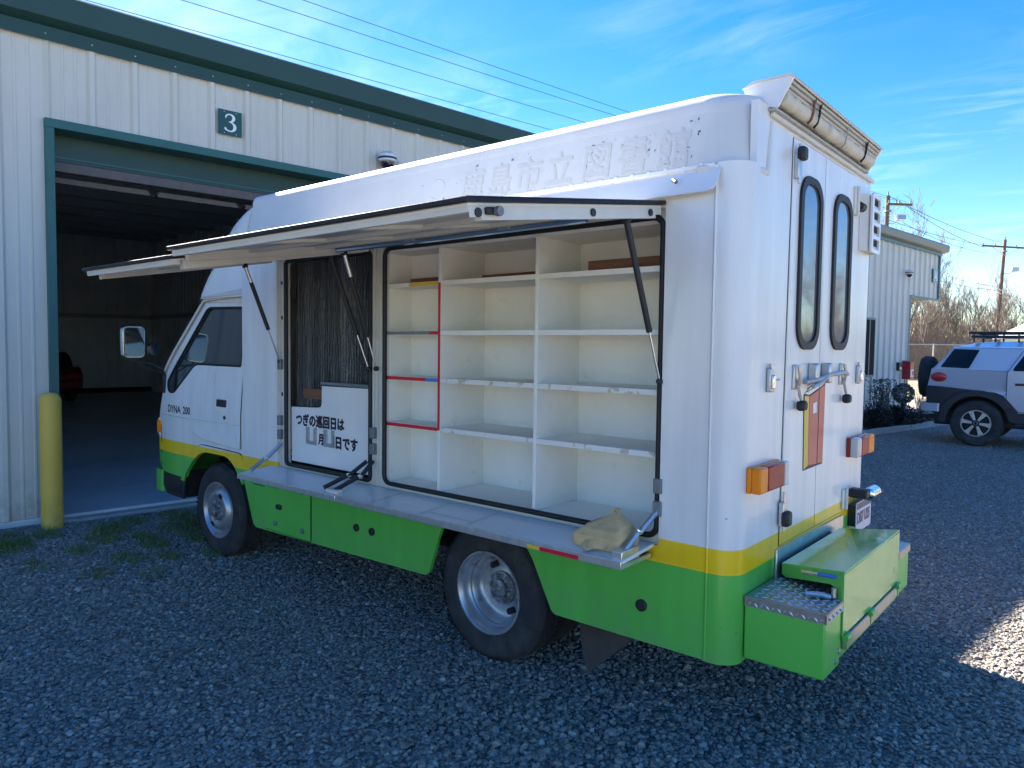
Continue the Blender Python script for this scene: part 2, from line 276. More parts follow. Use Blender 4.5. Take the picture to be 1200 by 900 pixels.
# ------------------------------------------------------------------ mesh helpers
class MB:
    def __init__(s): s.v = []; s.f = []
    def add(s, vs, fs):
        o = len(s.v); s.v += [tuple(v) for v in vs]; s.f += [tuple(i + o for i in f) for f in fs]; return s
    def box(s, x0, x1, y0, y1, z0, z1):
        vs = [(x, y, z) for x in (x0, x1) for y in (y0, y1) for z in (z0, z1)]
        return s.add(vs, [(0, 1, 3, 2), (4, 6, 7, 5), (0, 4, 5, 1), (2, 3, 7, 6), (0, 2, 6, 4), (1, 5, 7, 3)])
    def prism(s, poly, axis, a, b):
        return s.plate(poly, [], axis, a, b)
    def plate(s, outer, holes, axis, a, b):
        def P(p, h):
            return {'x': (h, p[0], p[1]), 'y': (p[0], h, p[1]), 'z': (p[0], p[1], h)}[axis]
        rings = [outer] + holes
        tri = tessellate_polygon([[Vector((p[0], p[1], 0)) for p in r] for r in rings])
        flat = [p for r in rings for p in r]; n = len(flat); o = len(s.v)
        s.v += [P(p, a) for p in flat] + [P(p, b) for p in flat]
        s.f += [tuple(o + i for i in t_) for t_ in tri] + [tuple(o + n + i for i in reversed(t_)) for t_ in tri]
        k = 0
        for r in rings:
            m_ = len(r)
            for i in range(m_):
                j = (i + 1) % m_
                s.f.append((o + k + i, o + k + j, o + n + k + j, o + n + k + i))
            k += m_
        return s
    def tube(s, path, r, n=8, closed=False, cap=True):
        path = [Vector(p) for p in path]; m_ = len(path); o = len(s.v)
        rs = r if isinstance(r, (list, tuple)) else [r] * m_
        up = None
        for i, p in enumerate(path):
            if closed: d = path[(i + 1) % m_] - path[i - 1]
            else: d = path[min(i + 1, m_ - 1)] - path[max(i - 1, 0)]
            d.normalize()
            if up is None:
                up = Vector((0, 0, 1)) if abs(d.z) < 0.9 else Vector((1, 0, 0))
            sx = d.cross(up)
            if sx.length < 1e-4: sx = d.cross(Vector((0.3, 1, 0.2)))
            sx.normalize(); up = sx.cross(d).normalized()
            for k in range(n):
                a = 2 * math.pi * k / n
                s.v.append(tuple(p + rs[i] * (math.cos(a) * sx + math.sin(a) * up)))
        for i in range(m_ if closed else m_ - 1):
            for k in range(n):
                a0, a1 = o + i * n + k, o + i * n + (k + 1) % n
                b0, b1 = o + ((i + 1) % m_) * n + k, o + ((i + 1) % m_) * n + (k + 1) % n
                s.f.append((a0, a1, b1, b0))
        if cap and not closed:
            s.f.append(tuple(o + k for k in reversed(range(n)))); s.f.append(tuple(o + (m_ - 1) * n + k for k in range(n)))
        return s
    def cyl(s, p0, p1, r, n=14): return s.tube([p0, p1], r, n)
    def lathe(s, prof, axis, c, n=32, closed=False, caps=True):
        """prof: (radius, height along axis)"""
        o = len(s.v); m_ = len(prof)
        for (r, h) in prof:
            for k in range(n):
                a = 2 * math.pi * k / n; u, w = r * math.cos(a), r * math.sin(a)
                s.v.append({'x': (c[0] + h, c[1] + u, c[2] + w), 'y': (c[0] + u, c[1] + h, c[2] + w), 'z': (c[0] + u, c[1] + w, c[2] + h)}[axis])
        for i in range(m_ if closed else m_ - 1):
            for k in range(n):
                j = (i + 1) % m_
                s.f.append((o + i * n + k, o + i * n + (k + 1) % n, o + j * n + (k + 1) % n, o + j * n + k))
        if not closed and caps:
            if prof[0][0] > 1e-4: s.f.append(tuple(o + k for k in reversed(range(n))))
            if prof[-1][0] > 1e-4: s.f.append(tuple(o + (m_ - 1) * n + k for k in range(n)))
        return s
    def loft(s, secs, closed=True, cap=True):
        o = len(s.v); n = len(secs[0]); m_ = len(secs)
        for sc in secs: s.v += [tuple(p) for p in sc]
        for i in range(m_ - 1):
            for k in range(n if closed else n - 1):
                s.f.append((o + i * n + k, o + i * n + (k + 1) % n, o + (i + 1) * n + (k + 1) % n, o + (i + 1) * n + k))
        if cap:
            s.f.append(tuple(o + k for k in reversed(range(n)))); s.f.append(tuple(o + (m_ - 1) * n + k for k in range(n)))
        return s
    def warp(s, fn): s.v = [tuple(fn(*p)) for p in s.v]; return s

def build(name, mb, material, smooth=35, weld=True):
    me = bpy.data.meshes.new(name)
    me.from_pydata(mb.v, [], mb.f)
    bm = bmesh.new(); bm.from_mesh(me)
    if weld: bmesh.ops.remove_doubles(bm, verts=bm.verts, dist=1e-5)
    bmesh.ops.recalc_face_normals(bm, faces=bm.faces)
    bm.to_mesh(me); bm.free()
    me.materials.append(M[material] if isinstance(material, str) else material)
    if smooth:
        me.shade_smooth(); me.set_sharp_from_angle(angle=rad(smooth))
    return me

def obj(name, mb, material, parent=None, bevel=0, smooth=35, seg=2, **props):
    me = mb if isinstance(mb, bpy.types.Mesh) else build(name, mb, material, smooth)
    o = bpy.data.objects.new(name, me)
    col.objects.link(o)
    if parent is not None: o.parent = parent
    if bevel:
        b = o.modifiers.new('bevel', 'BEVEL'); b.width = bevel; b.segments = seg; b.limit_method = 'ANGLE'; b.angle_limit = rad(40)
    for k, v in props.items(): o[k] = v
    return o

def tag(o, label=None, category=None, group=None, kind=None):
    if label: o['label'] = label
    if category: o['category'] = category
    if group: o['group'] = group
    if kind: o['kind'] = kind
    return o

def thing(name, label, category, loc=(0, 0, 0), rz=0.0, group=None):
    o = bpy.data.objects.new(name, None); col.objects.link(o)
    o.location = loc; o.rotation_euler = (0, 0, rz); o.empty_display_size = 0.3
    return tag(o, label, category, group)

def copy_tree(o, parent=None):
    c = o.copy(); col.objects.link(c)
    if parent is not None: c.parent = parent
    for ch in list(o.children): copy_tree(ch, c)
    return c

def text(name, body, size, material, parent, origin, right, up, depth=0.001, bold=0.0, align='LEFT', sx=1.0, heavy=0.0):
    """flat lettering; heavy > 0 thickens the strokes with slightly shifted layers"""
    me = None; bm = bmesh.new()
    for k, (dx, dy) in enumerate([(0, 0)] + ([(heavy, 0), (0, heavy), (-heavy, 0), (0, -heavy)] if heavy else [])):
        cu = bpy.data.curves.new(name, 'FONT'); cu.body = body; cu.size = size; cu.extrude = depth; cu.offset = bold; cu.align_x = align; cu.resolution_u = 4
        o = bpy.data.objects.new(name, cu); col.objects.link(o)
        m1 = bpy.data.meshes.new_from_object(o.evaluated_get(bpy.context.evaluated_depsgraph_get()))
        bpy.data.objects.remove(o); bpy.data.curves.remove(cu)
        m1.transform(Matrix.Translation((dx, dy, 0.00012 * k))); bm.from_mesh(m1); bpy.data.meshes.remove(m1)
    me = bpy.data.meshes.new(name); bm.to_mesh(me); bm.free()
    r, u = Vector(right).normalized(), Vector(up).normalized(); nn = r.cross(u)
    mw = Matrix(((r.x * sx, u.x, nn.x, origin[0]), (r.y * sx, u.y, nn.y, origin[1]), (r.z * sx, u.z, nn.z, origin[2]), (0, 0, 0, 1)))
    me.transform(mw); me.materials.clear(); me.materials.append(M[material])
    o = bpy.data.objects.new(name, me); col.objects.link(o)
    if parent is not None: o.parent = parent
    return o

def arc(cx, cz, r, a0, a1, n):
    return [(cx + r * math.cos(rad(a0 + (a1 - a0) * i / n)), cz + r * math.sin(rad(a0 + (a1 - a0) * i / n))) for i in range(n + 1)]
def rrect(x0, x1, z0, z1, r, n=5):
    return arc(x1 - r, z1 - r, r, 0, 90, n) + arc(x0 + r, z1 - r, r, 90, 180, n) + arc(x0 + r, z0 + r, r, 180, 270, n) + arc(x1 - r, z0 + r, r, 270, 360, n)
def fillet(poly, radii, n=4):
    outp = []; m_ = len(poly)
    for i in range(m_):
        p, a, b = Vector(poly[i]), Vector(poly[i - 1]), Vector(poly[(i + 1) % m_])
        r = radii[i] if isinstance(radii, (list, tuple)) else radii
        if r <= 0: outp.append(tuple(p)); continue
        d1, d2 = (a - p), (b - p); l = min(r, d1.length * 0.48, d2.length * 0.48)
        q1, q2 = p + d1.normalized() * l, p + d2.normalized() * l
        for k in range(n + 1):
            t_ = k / n; outp.append(tuple((1 - t_) ** 2 * q1 + 2 * t_ * (1 - t_) * p + t_ * t_ * q2))
    return outp

S3 = lambda pts, y: [(p[0], y, p[1]) for p in pts]
X3 = lambda pts, x: [(x, p[0], p[1]) for p in pts]

# ------------------------------------------------------------------ ground
def ground_material(name, base, dark, light, sc, bumpd=0.02, yellowish=None):
    m = bpy.data.materials.new(name); m.use_nodes = True; t = m.node_tree; n = t.nodes; b = n['Principled BSDF']; b.inputs['Roughness'].default_value = 0.9
    geo = n.new('ShaderNodeNewGeometry')
    vo = n.new('ShaderNodeTexVoronoi'); vo.inputs['Scale'].default_value = sc; t.links.new(geo.outputs['Position'], vo.inputs['Vector'])
    cr = n.new('ShaderNodeValToRGB'); e = cr.color_ramp.elements; e[0].color = (*dark, 1); e[1].color = (*light, 1); e[0].position = 0.1; e[1].position = 0.95; x = e.new(0.6); x.color = (*base, 1)
    sp = n.new('ShaderNodeSeparateColor'); t.links.new(vo.outputs['Color'], sp.inputs[0]); t.links.new(sp.outputs[0], cr.inputs[0])
    nz = n.new('ShaderNodeTexNoise'); nz.inputs['Scale'].default_value = 0.7; nz.inputs['Detail'].default_value = 6; t.links.new(geo.outputs['Position'], nz.inputs['Vector'])
    mr = n.new('ShaderNodeMapRange'); mr.inputs[1].default_value = 0.3; mr.inputs[2].default_value = 0.7; mr.inputs[3].default_value = 0.8; mr.inputs[4].default_value = 1.15; t.links.new(nz.outputs[0], mr.inputs[0])
    mx = n.new('ShaderNodeMix'); mx.data_type = 'RGBA'; mx.blend_type = 'MULTIPLY'; mx.inputs[0].default_value = 1; t.links.new(cr.outputs[0], mx.inputs[6]); t.links.new(mr.outputs[0], mx.inputs[7])
    # dust and bare patches between the stones
    n3 = n.new('ShaderNodeTexNoise'); n3.inputs['Scale'].default_value = 1.6; n3.inputs['Detail'].default_value = 8; n3.inputs['Roughness'].default_value = 0.65; t.links.new(geo.outputs['Position'], n3.inputs['Vector'])
    m3 = n.new('ShaderNodeMapRange'); m3.inputs[1].default_value = 0.52; m3.inputs[2].default_value = 0.72; m3.inputs[4].default_value = 0.5; t.links.new(n3.outputs[0], m3.inputs[0])
    mx4 = n.new('ShaderNodeMix'); mx4.data_type = 'RGBA'; t.links.new(m3.outputs[0], mx4.inputs[0]); t.links.new(mx.outputs[2], mx4.inputs[6]); mx4.inputs[7].default_value = (base[0] * 0.8, base[1] * 0.76, base[2] * 0.7, 1)
    ve = n.new('ShaderNodeTexVoronoi'); ve.feature = 'DISTANCE_TO_EDGE'; ve.inputs['Scale'].default_value = sc; t.links.new(geo.outputs['Position'], ve.inputs['Vector'])
    me_ = n.new('ShaderNodeMapRange'); me_.inputs[1].default_value = 0.0; me_.inputs[2].default_value = 0.16; me_.inputs[3].default_value = 0.45; t.links.new(ve.outputs['Distance'], me_.inputs[0])  # cell edges painted darker, standing in for shade in the crevices
    mx5 = n.new('ShaderNodeMix'); mx5.data_type = 'RGBA'; mx5.blend_type = 'MULTIPLY'; mx5.inputs[0].default_value = 1; t.links.new(mx4.outputs[2], mx5.inputs[6]); t.links.new(me_.outputs[0], mx5.inputs[7])
    t.links.new(mx5.outputs[2], b.inputs['Base Color'])
    bp = n.new('ShaderNodeBump'); bp.inputs['Strength'].default_value = 1.0; bp.inputs['Distance'].default_value = bumpd; bp.invert = True
    t.links.new(vo.outputs['Distance'], bp.inputs['Height']); t.links.new(bp.outputs[0], b.inputs['Normal'])
    M[name] = m; return m
ground_material('gravel', (0.34, 0.305, 0.255), (0.15, 0.13, 0.11), (0.52, 0.475, 0.41), 42, 0.02)
ground_material('straw', (0.40, 0.32, 0.19), (0.2, 0.18, 0.08), (0.52, 0.44, 0.28), 3.0, 0.05)

def grid_mesh(x0, x1, y0, y1, z, nx, ny, fn=None):
    mb = MB(); 
    for j in range(ny + 1):
        for i in range(nx + 1):
            x, y = x0 + (x1 - x0) * i / nx, y0 + (y1 - y0) * j / ny
            mb.v.append((x, y, z + (fn(x, y) if fn else 0)))
    for j in range(ny):
        for i in range(nx):
            a = j * (nx + 1) + i; mb.f.append((a, a + 1, a + nx + 2, a + nx + 1))
    return mb
field = obj('field', grid_mesh(-2500, 2500, -2500, 2500, -0.02, 20, 20), 'straw', kind='structure')
gravel_yard = obj('gravel_yard', grid_mesh(-30, 30, -27, 30, 0.0, 40, 40), 'gravel', kind='structure')
gravel_yard['label'] = 'grey crushed gravel yard'

# loose stones over the yard, thick near the truck (no one could count them)
def gravel_stones():
    rng = np.random.default_rng(3)
    pts = []; sc_ = []
    N = 480000
    xy = np.stack([rng.uniform(-4.5, 6.45, N), rng.uniform(-15.0, 3.2, N)], 1)
    d = np.hypot(xy[:, 0] - CAM.x, xy[:, 1] - CAM.y)
    keep = rng.random(N) < np.clip(1.35 - d / 15.0, 0.10, 1.0)
    # only ground the lens could plausibly see from here or a step aside
    fx, fy = F_.x, F_.y; L = math.hypot(fx, fy); fx /= L; fy /= L
    dx, dy = xy[:, 0] - CAM.x, xy[:, 1] - CAM.y
    dep = dx * fx + dy * fy; lat = np.abs(dx * fy - dy * fx)
    keep &= (dep > 1.2) & (lat < 0.95 * dep + 0.8)
    keep &= ~((xy[:, 0] > 6.1) & (xy[:, 1] < 0.0))
    xy = xy[keep]; n = len(xy)
    patch = 0.5 + 0.5 * np.sin(xy[:, 0] * 1.7 + 0.6) * np.sin(xy[:, 1] * 1.3 + 1.1)
    s = (0.0047 + 0.0080 * rng.random(n) ** 1.7) * (0.85 + 0.3 * patch)
    s[rng.random(n) < 0.015] *= 1.6
    me = bpy.data.meshes.new('gravel_stones')
    co = np.zeros((n, 3), np.float32); co[:, :2] = xy; co[:, 2] = s * 0.35
    me.vertices.add(n); me.vertices.foreach_set('co', co.ravel())
    at = me.attributes.new('size', 'FLOAT', 'POINT'); at.data.foreach_set('value', s.astype(np.float32))
    o = bpy.data.objects.new('gravel_stones', me); col.objects.link(o); o['kind'] = 'stuff'; o['label'] = 'loose grey crushed stones over the yard'
    m = bpy.data.materials.new('stone'); m.use_nodes = True; t = m.node_tree; nn = t.nodes; b = nn['Principled BSDF']; b.inputs['Roughness'].default_value = 0.75
    oi = nn.new('ShaderNodeObjectInfo'); cr = nn.new('ShaderNodeValToRGB'); e = cr.color_ramp.elements
    e[0].position = 0.0; e[0].color = (0.19, 0.165, 0.138, 1); e[1].position = 1.0; e[1].color = (0.46, 0.425, 0.37, 1)
    for p_, c_ in ((0.35, (0.24, 0.212, 0.178)), (0.7, (0.31, 0.275, 0.232)), (0.88, (0.35, 0.30, 0.235)), (0.95, (0.39, 0.36, 0.31))):
        x = e.new(p_); x.color = (*c_, 1)
    t.links.new(oi.outputs['Random'], cr.inputs[0]); t.links.new(cr.outputs[0], b.inputs['Base Color'])
    g = bpy.data.node_groups.new('scatter', 'GeometryNodeTree')
    g.interface.new_socket('Geometry', in_out='INPUT', socket_type='NodeSocketGeometry'); g.interface.new_socket('Geometry', in_out='OUTPUT', socket_type='NodeSocketGeometry')
    N_ = g.nodes; Lk = g.links.new
    gi, go = N_.new('NodeGroupInput'), N_.new('NodeGroupOutput')
    g2i = N_.new('GeometryNodeGeometryToInstance')
    for k in range(6):
        ic = N_.new('GeometryNodeMeshIcoSphere'); ic.inputs['Radius'].default_value = 1.0; ic.inputs['Subdivisions'].default_value = 2
        pos = N_.new('GeometryNodeInputPosition'); nz = N_.new('ShaderNodeTexNoise'); nz.noise_dimensions = '4D'; nz.inputs['W'].default_value = k * 7.3; nz.inputs['Scale'].default_value = 0.9; nz.inputs['Detail'].default_value = 1
        Lk(pos.outputs[0], nz.inputs['Vector'])
        sb = N_.new('ShaderNodeVectorMath'); sb.operation = 'SUBTRACT'; sb.inputs[1].default_value = (0.5, 0.5, 0.5); Lk(nz.outputs['Color'], sb.inputs[0])
        sc = N_.new('ShaderNodeVectorMath'); sc.operation = 'SCALE'; sc.inputs['Scale'].default_value = 2.2; Lk(sb.outputs[0], sc.inputs[0])
        sp = N_.new('GeometryNodeSetPosition'); Lk(ic.outputs['Mesh'], sp.inputs['Geometry']); Lk(sc.outputs[0], sp.inputs['Offset'])
        sm = N_.new('GeometryNodeSetShadeSmooth'); sm.inputs['Shade Smooth'].default_value = False; Lk(sp.outputs[0], sm.inputs[0])
        mt = N_.new('GeometryNodeSetMaterial'); mt.inputs['Material'].default_value = m; Lk(sm.outputs[0], mt.inputs[0])
        tr = N_.new('GeometryNodeTransform'); tr.inputs['Scale'].default_value = (1.15, 0.9 + 0.05 * k, 0.62); Lk(mt.outputs[0], tr.inputs[0])
        Lk(tr.outputs[0], g2i.inputs[0])
    iop = N_.new('GeometryNodeInstanceOnPoints'); iop.inputs['Pick Instance'].default_value = True
    m2p = N_.new('GeometryNodeMeshToPoints'); Lk(gi.outputs[0], m2p.inputs['Mesh'])
    Lk(m2p.outputs[0], iop.inputs['Points']); Lk(g2i.outputs[0], iop.inputs['Instance'])
    ri = N_.new('FunctionNodeRandomValue'); ri.data_type = 'INT'
    for s_ in ri.inputs:
        if s_.type == 'INT' and s_.name == 'Min': s_.default_value = 0
        if s_.type == 'INT' and s_.name == 'Max': s_.default_value = 5
    outi = [s_ for s_ in ri.outputs if s_.type == 'INT'][0]; Lk(outi, iop.inputs['Instance Index'])
    rv = N_.new('FunctionNodeRandomValue'); rv.data_type = 'FLOAT_VECTOR'
    vi = [s_ for s_ in rv.inputs if s_.type == 'VECTOR']; vi[0].default_value = (-0.6, -0.6, 0); vi[1].default_value = (0.6, 0.6, 6.28)
    outv = [s_ for s_ in rv.outputs if s_.type == 'VECTOR'][0]; Lk(outv, iop.inputs['Rotation'])
    na = N_.new('GeometryNodeInputNamedAttribute'); na.data_type = 'FLOAT'; na.inputs['Name'].default_value = 'size'
    Lk([s_ for s_ in na.outputs if s_.name == 'Attribute' and s_.enabled][0] if any(s_.enabled for s_ in na.outputs) else na.outputs[0], iop.inputs['Scale'])
    Lk(iop.outputs[0], go.inputs[0])
    md = o.modifiers.new('scatter', 'NODES'); md.node_group = g
    return o
gravel_stones()

# ------------------------------------------------------------------ main metal building (local x along the wall to the left, +y outward)
WALL_AZ = 1.4514
WLOC = Vector((6.472, 0.4234, 0.0))
def W(s, off, z=0.0):
    c_, s_ = math.cos(WALL_AZ), math.sin(WALL_AZ)
    return Vector((WLOC.x + s * c_ - off * s_, WLOC.y + s * s_ + off * c_, z))
B3 = thing('metal_building', 'long cream ribbed metal storage building with open garage bay and dark green trim', 'building', WLOC, WALL_AZ)

RIB = 0.375
def sheet_profile(s0, s1, rib=RIB, phase=-0.02, h=0.032, minor=True):
    """(s, out) points of a ribbed wall sheet"""
    pts = [(s0, 0.0)]
    k0, k1 = math.floor((s0 - phase) / rib) - 1, math.ceil((s1 - phase) / rib) + 1
    for k in range(k0, k1 + 1):
        c = phase + k * rib
        seg = [(c - 0.045, 0), (c - 0.02, h), (c + 0.02, h), (c + 0.045, 0)]
        if minor:
            for q in (0.36, 0.64):
                seg += [(c + q * rib - 0.017, 0), (c + q * rib - 0.008, 0.006), (c + q * rib + 0.008, 0.006), (c + q * rib + 0.017, 0)]
        for p in seg:
            if s0 < p[0] < s1: pts.append(p)
    pts.append((s1, 0.0))
    return pts
def sheet(s0, s1, z0, z1, y=0.0, **k):
    pr = sheet_profile(s0, s1, **k); mb = MB()
    sec = lambda z: [(p[0], y + p[1], z) for p in pr] + [(p[0], y + p[1] - 0.004, z) for p in reversed(pr)]
    mb.loft([sec(z0), sec(z1)])
    return mb
DOOR_W, DOOR_H, EAVE = 3.72, 3.72, 4.42
edges = [-0.035 + RIB * 3 * k for k in range(-4, 8)]
x_ = 0.0
# left of the door
cuts = [0.0] + [RIB * 3 * k - 0.08 for k in range(1, 9)]
for a, b in zip(cuts[:-1], cuts[1:]):
    obj('wall_panel', sheet(a, b, 0.06, EAVE + 0.05), 'wall_metal', B3, smooth=0)
# above the door
cuts = [0.0] + [-RIB * 3 * k - 0.08 for k in range(1, 3)] + [-DOOR_W]
for a, b in zip(cuts[:-1], cuts[1:]):
    obj('wall_panel', sheet(b, a, DOOR_H, EAVE + 0.05), 'wall_metal', B3, smooth=0)
cuts = [-DOOR_W] + [-DOOR_W - RIB * 3 * k for k in range(1, 12)]
for a, b in zip(cuts[:-1], cuts[1:]):
    obj('wall_panel', sheet(b, a, 0.06, EAVE + 0.05), 'wall_metal', B3, smooth=0)
RIGHT_END = cuts[-1]; LEFT_END = RIB * 24 - 0.08
# inside lining behind the outer skin: girts and door framing
obj('wall_base', MB().box(0.0, LEFT_END, -0.2, 0.012, -0.1, 0.06), 'concrete', B3)
obj('wall_base', MB().box(RIGHT_END, -DOOR_W, -0.2, 0.012, -0.1, 0.06), 'concrete', B3)
# eave trim
tr = [(0.036, EAVE), (0.046, EAVE), (0.05, EAVE + 0.12), (0.15, EAVE + 0.17), (0.165, EAVE + 0.38), (0.13, EAVE + 0.40), (-0.05, EAVE + 0.40), (-0.05, EAVE + 0.3), (0.036, EAVE + 0.3)]
obj('eave_trim', MB().prism([(p[0], p[1]) for p in tr], 'x', RIGHT_END, LEFT_END), 'trim_green', B3, smooth=0)
for i in range(34):
    s = -0.02 + RIB * (8 - i)
    if s > LEFT_END - 0.1 or s < -9: continue
    obj('trim_screw', MB().lathe([(0.0, 0.007), (0.006, 0.005), (0.008, 0)], 'y', (s, 0.047, EAVE + 0.055), 8), 'galvanised', B3)
# roof sheet and interior
DEEP = 18.4; BL, BR = 2.6, -6.45
roof_z = lambda d: 4.86 + 0.02 * d
mb = MB(); mb.add([(LEFT_END, 0.13, 4.825), (RIGHT_END, 0.13, 4.825), (RIGHT_END, -19.5, 5.25), (LEFT_END, -19.5, 5.25), (LEFT_END, 0.13, 4.80), (RIGHT_END, 0.13, 4.80), (RIGHT_END, -19.5, 5.22), (LEFT_END, -19.5, 5.22)], [(0, 1, 2, 3), (7, 6, 5, 4), (0, 4, 5, 1), (1, 5, 6, 2), (2, 6, 7, 3), (3, 7, 4, 0)])
obj('roof', mb, 'roof_metal', B3, smooth=0)
for i in range(12):
    d = 0.9 + i * 1.5
    z = 4.79 + 0.0215 * d
    obj('purlin', MB().box(BR, BL, -d - 0.09, -d + 0.09, z - 0.24, z - 0.01), 'purlin', B3, smooth=0)
for i, (a, b) in enumerate([(BL - i * 1.131, BL - (i + 1) * 1.131) for i in range(8)]):
    obj('back_panel', sheet(b, a, 0.05, 5.212, y=-DEEP, rib=0.30), 'interior_metal', B3, smooth=0)
obj('back_light_stop', MB().box(BR - 0.1, BL + 0.1, -DEEP - 0.08, -DEEP - 0.03, 0.05, 5.2), 'interior_metal', B3, smooth=0)  # extra sheet added behind the back panels to stop sun leaking in
obj('girt', MB().box(BR, BL, -DEEP + 0.03, -DEEP + 0.15, 2.45, 2.57), 'purlin', B3, smooth=0)
def side_sheet(y0, y1, x, z0, z1, sgn):
    pr = sheet_profile(y0, y1, rib=0.30, minor=False); mb = MB()
    sec = lambda z: [(x + sgn * p[1], p[0], z) for p in pr] + [(x + sgn * (p[1] - 0.004), p[0], z) for p in reversed(pr)]
    return mb.loft([sec(z0), sec(z1)])
for i in range(12):
    y1 = -0.3 - i * 1.5
    obj('side_panel', side_sheet(y1 - 1.55, y1, BR, 0.05, 4.80 + 0.0215 * (-y1 - 0.1), 1), 'interior_metal', B3, smooth=0)
    obj('side_panel', side_sheet(y1 - 1.55, y1, BL, 0.05, 4.80 + 0.0215 * (-y1 - 0.1), -1), 'interior_metal', B3, smooth=0)
obj('side_light_stop', MB().prism([(-18.5, 0.0), (-0.27, 0.0), (-0.27, 4.80), (-18.5, 5.194)], 'x', BR - 0.09, BR - 0.05), 'interior_metal', B3, smooth=0)  # added sheets behind the side panels, blocking sun leaks at gaps and corners
obj('side_light_stop', MB().prism([(-18.5, 0.0), (-0.27, 0.0), (-0.27, 4.80), (-18.5, 5.194)], 'x', BL + 0.05, BL + 0.09), 'interior_metal', B3, smooth=0)
obj('girt', MB().box(BR + 0.03, BR + 0.13, -18.2, -0.3, 2.45, 2.57), 'purlin', B3, smooth=0)
obj('front_lining', MB().box(BR, -DOOR_W - 0.1, -0.3, -0.26, 0.1, 4.8), 'interior_metal', B3, smooth=0)
obj('front_lining', MB().box(0.1, BL, -0.3, -0.26, 0.1, 4.8), 'interior_metal', B3, smooth=0)
obj('front_lining', MB().box(-DOOR_W - 0.1, 0.1, -0.46, -0.42, 3.75, 4.85), 'interior_metal', B3, smooth=0)
fl = obj('garage_floor', MB().box(BR - 0.1, BL + 0.1, -DEEP - 0.1, 0.02, -0.15, 0.055), 'floor_concrete', B3, bevel=0.008)
obj('door_sill', MB().box(-DOOR_W - 0.1, 0.0, 0.022, 0.16, -0.1, 0.03), 'concrete', B3, bevel=0.01)
obj('back_base', MB().box(BR, BL, -DEEP + 0.03, -DEEP + 0.09, 0.055, 0.2), 'chassis_black', B3, smooth=0)
# door framing
obj('door_jamb', MB().box(-0.075, 0.0, -0.2, 0.05, 0.0, DOOR_H - 0.075), 'jamb_green', B3, bevel=0.004)
obj('door_jamb', MB().box(-DOOR_W, -DOOR_W + 0.075, -0.2, 0.05, 0.0, DOOR_H - 0.075), 'jamb_green', B3, bevel=0.004)
obj('door_header', MB().box(-DOOR_W, 0.0, -0.2, 0.052, DOOR_H - 0.075, DOOR_H + 0.006), 'jamb_green', B3, bevel=0.004)
obj('door_curtain', MB().box(-DOOR_W + 0.06, -0.06, -0.255, -0.215, 3.40, 3.80), 'trim_green', B3, smooth=0)
obj('door_curtain', MB().box(-DOOR_W + 0.06, -0.06, -0.212, -0.205, 3.43, 3.445), 'jamb_green', B3, smooth=0)
obj('door_bottom_bar', MB().box(-DOOR_W + 0.06, -0.06, -0.30, -0.20, 3.305, 3.395), 'door_brown', B3, bevel=0.004)
for a, b in ((-1.02, -0.08), (-1.95, -1.08), (-2.9, -2.02), (-3.6, -2.96)):
    obj('door_seal', MB().box(a, b, -0.36, -0.34, 3.22, 3.275), 'door_brown', B3, bevel=0.004)
for s in (-1.05, -1.98, -2.93):
    obj('door_roller', MB().tube([(s - 0.03, -0.33, 3.27), (s + 0.02, -0.33, 3.22), (s + 0.06, -0.34, 3.29)], 0.014, 6), 'chassis_black', B3)
# number sign, camera
num = thing('number_sign', 'small dark green square sign with white number 3 above the garage door', 'sign', W(-1.70, 0.036, 3.905), WALL_AZ)
obj('sign_plate', MB().box(-0.125, 0.125, 0, 0.006, 0, 0.26), 'sign_green', num)
def ribbon(pts, sub=6):
    """(x, z, half width) centre line to a flat stroke outline"""
    P_ = [Vector(p) for p in pts]; sm = []
    for i in range(len(P_) - 1):
        p0, p1, p2, p3 = P_[max(i - 1, 0)], P_[i], P_[i + 1], P_[min(i + 2, len(P_) - 1)]
        for k in range(sub):
            t_ = k / sub; sm.append(0.5 * ((2 * p1) + (p2 - p0) * t_ + (2 * p0 - 5 * p1 + 4 * p2 - p3) * t_ ** 2 + (3 * p1 - p0 - 3 * p2 + p3) * t_ ** 3))
    sm.append(P_[-1]); L_, R2 = [], []
    for i, p in enumerate(sm):
        d = sm[min(i + 1, len(sm) - 1)] - sm[max(i - 1, 0)]; n_ = Vector((-d.y, d.x)).normalized()
        L_.append((p.x + n_.x * p.z, p.y + n_.y * p.z)); R2.append((p.x - n_.x * p.z, p.y - n_.y * p.z))
    return L_, R2
def stroke(mb, pts, sc_, ox, oz, y, flip=-1):
    L_, R2 = ribbon(pts)
    v = [(ox + flip * p[0] * sc_, y, oz + p[1] * sc_) for p in L_ + R2]; n_ = len(L_)
    return mb.add(v, [(i, i + 1, n_ + i + 1, n_ + i) for i in range(n_ - 1)])
nm_ = MB()
stroke(nm_, [(-0.27, 0.74, .035), (-0.20, 0.90, .04), (0.0, 0.97, .035), (0.17, 0.88, .075), (0.19, 0.72, .085), (0.08, 0.58, .05), (-0.08, 0.535, .022)], 0.185, 0.0, 0.04, 0.0075)
stroke(nm_, [(-0.08, 0.535, .022), (0.10, 0.50, .04), (0.24, 0.37, .085), (0.25, 0.20, .09), (0.12, 0.05, .05), (-0.06, 0.02, .035), (-0.24, 0.08, .05), (-0.29, 0.15, .06), (-0.25, 0.19, .03)], 0.185, 0.0, 0.04, 0.0085)
obj('numeral', nm_, 'sign_white', num, smooth=0)
for sx_ in (-0.105, 0.105):
    for z in (0.02, 0.24):
        obj('screw', MB().lathe([(0, 0.01), (0.006, 0.007), (0.007, 0.006)], 'y', (sx_ * 0.6, 0, z), 6), 'galvanised', num)
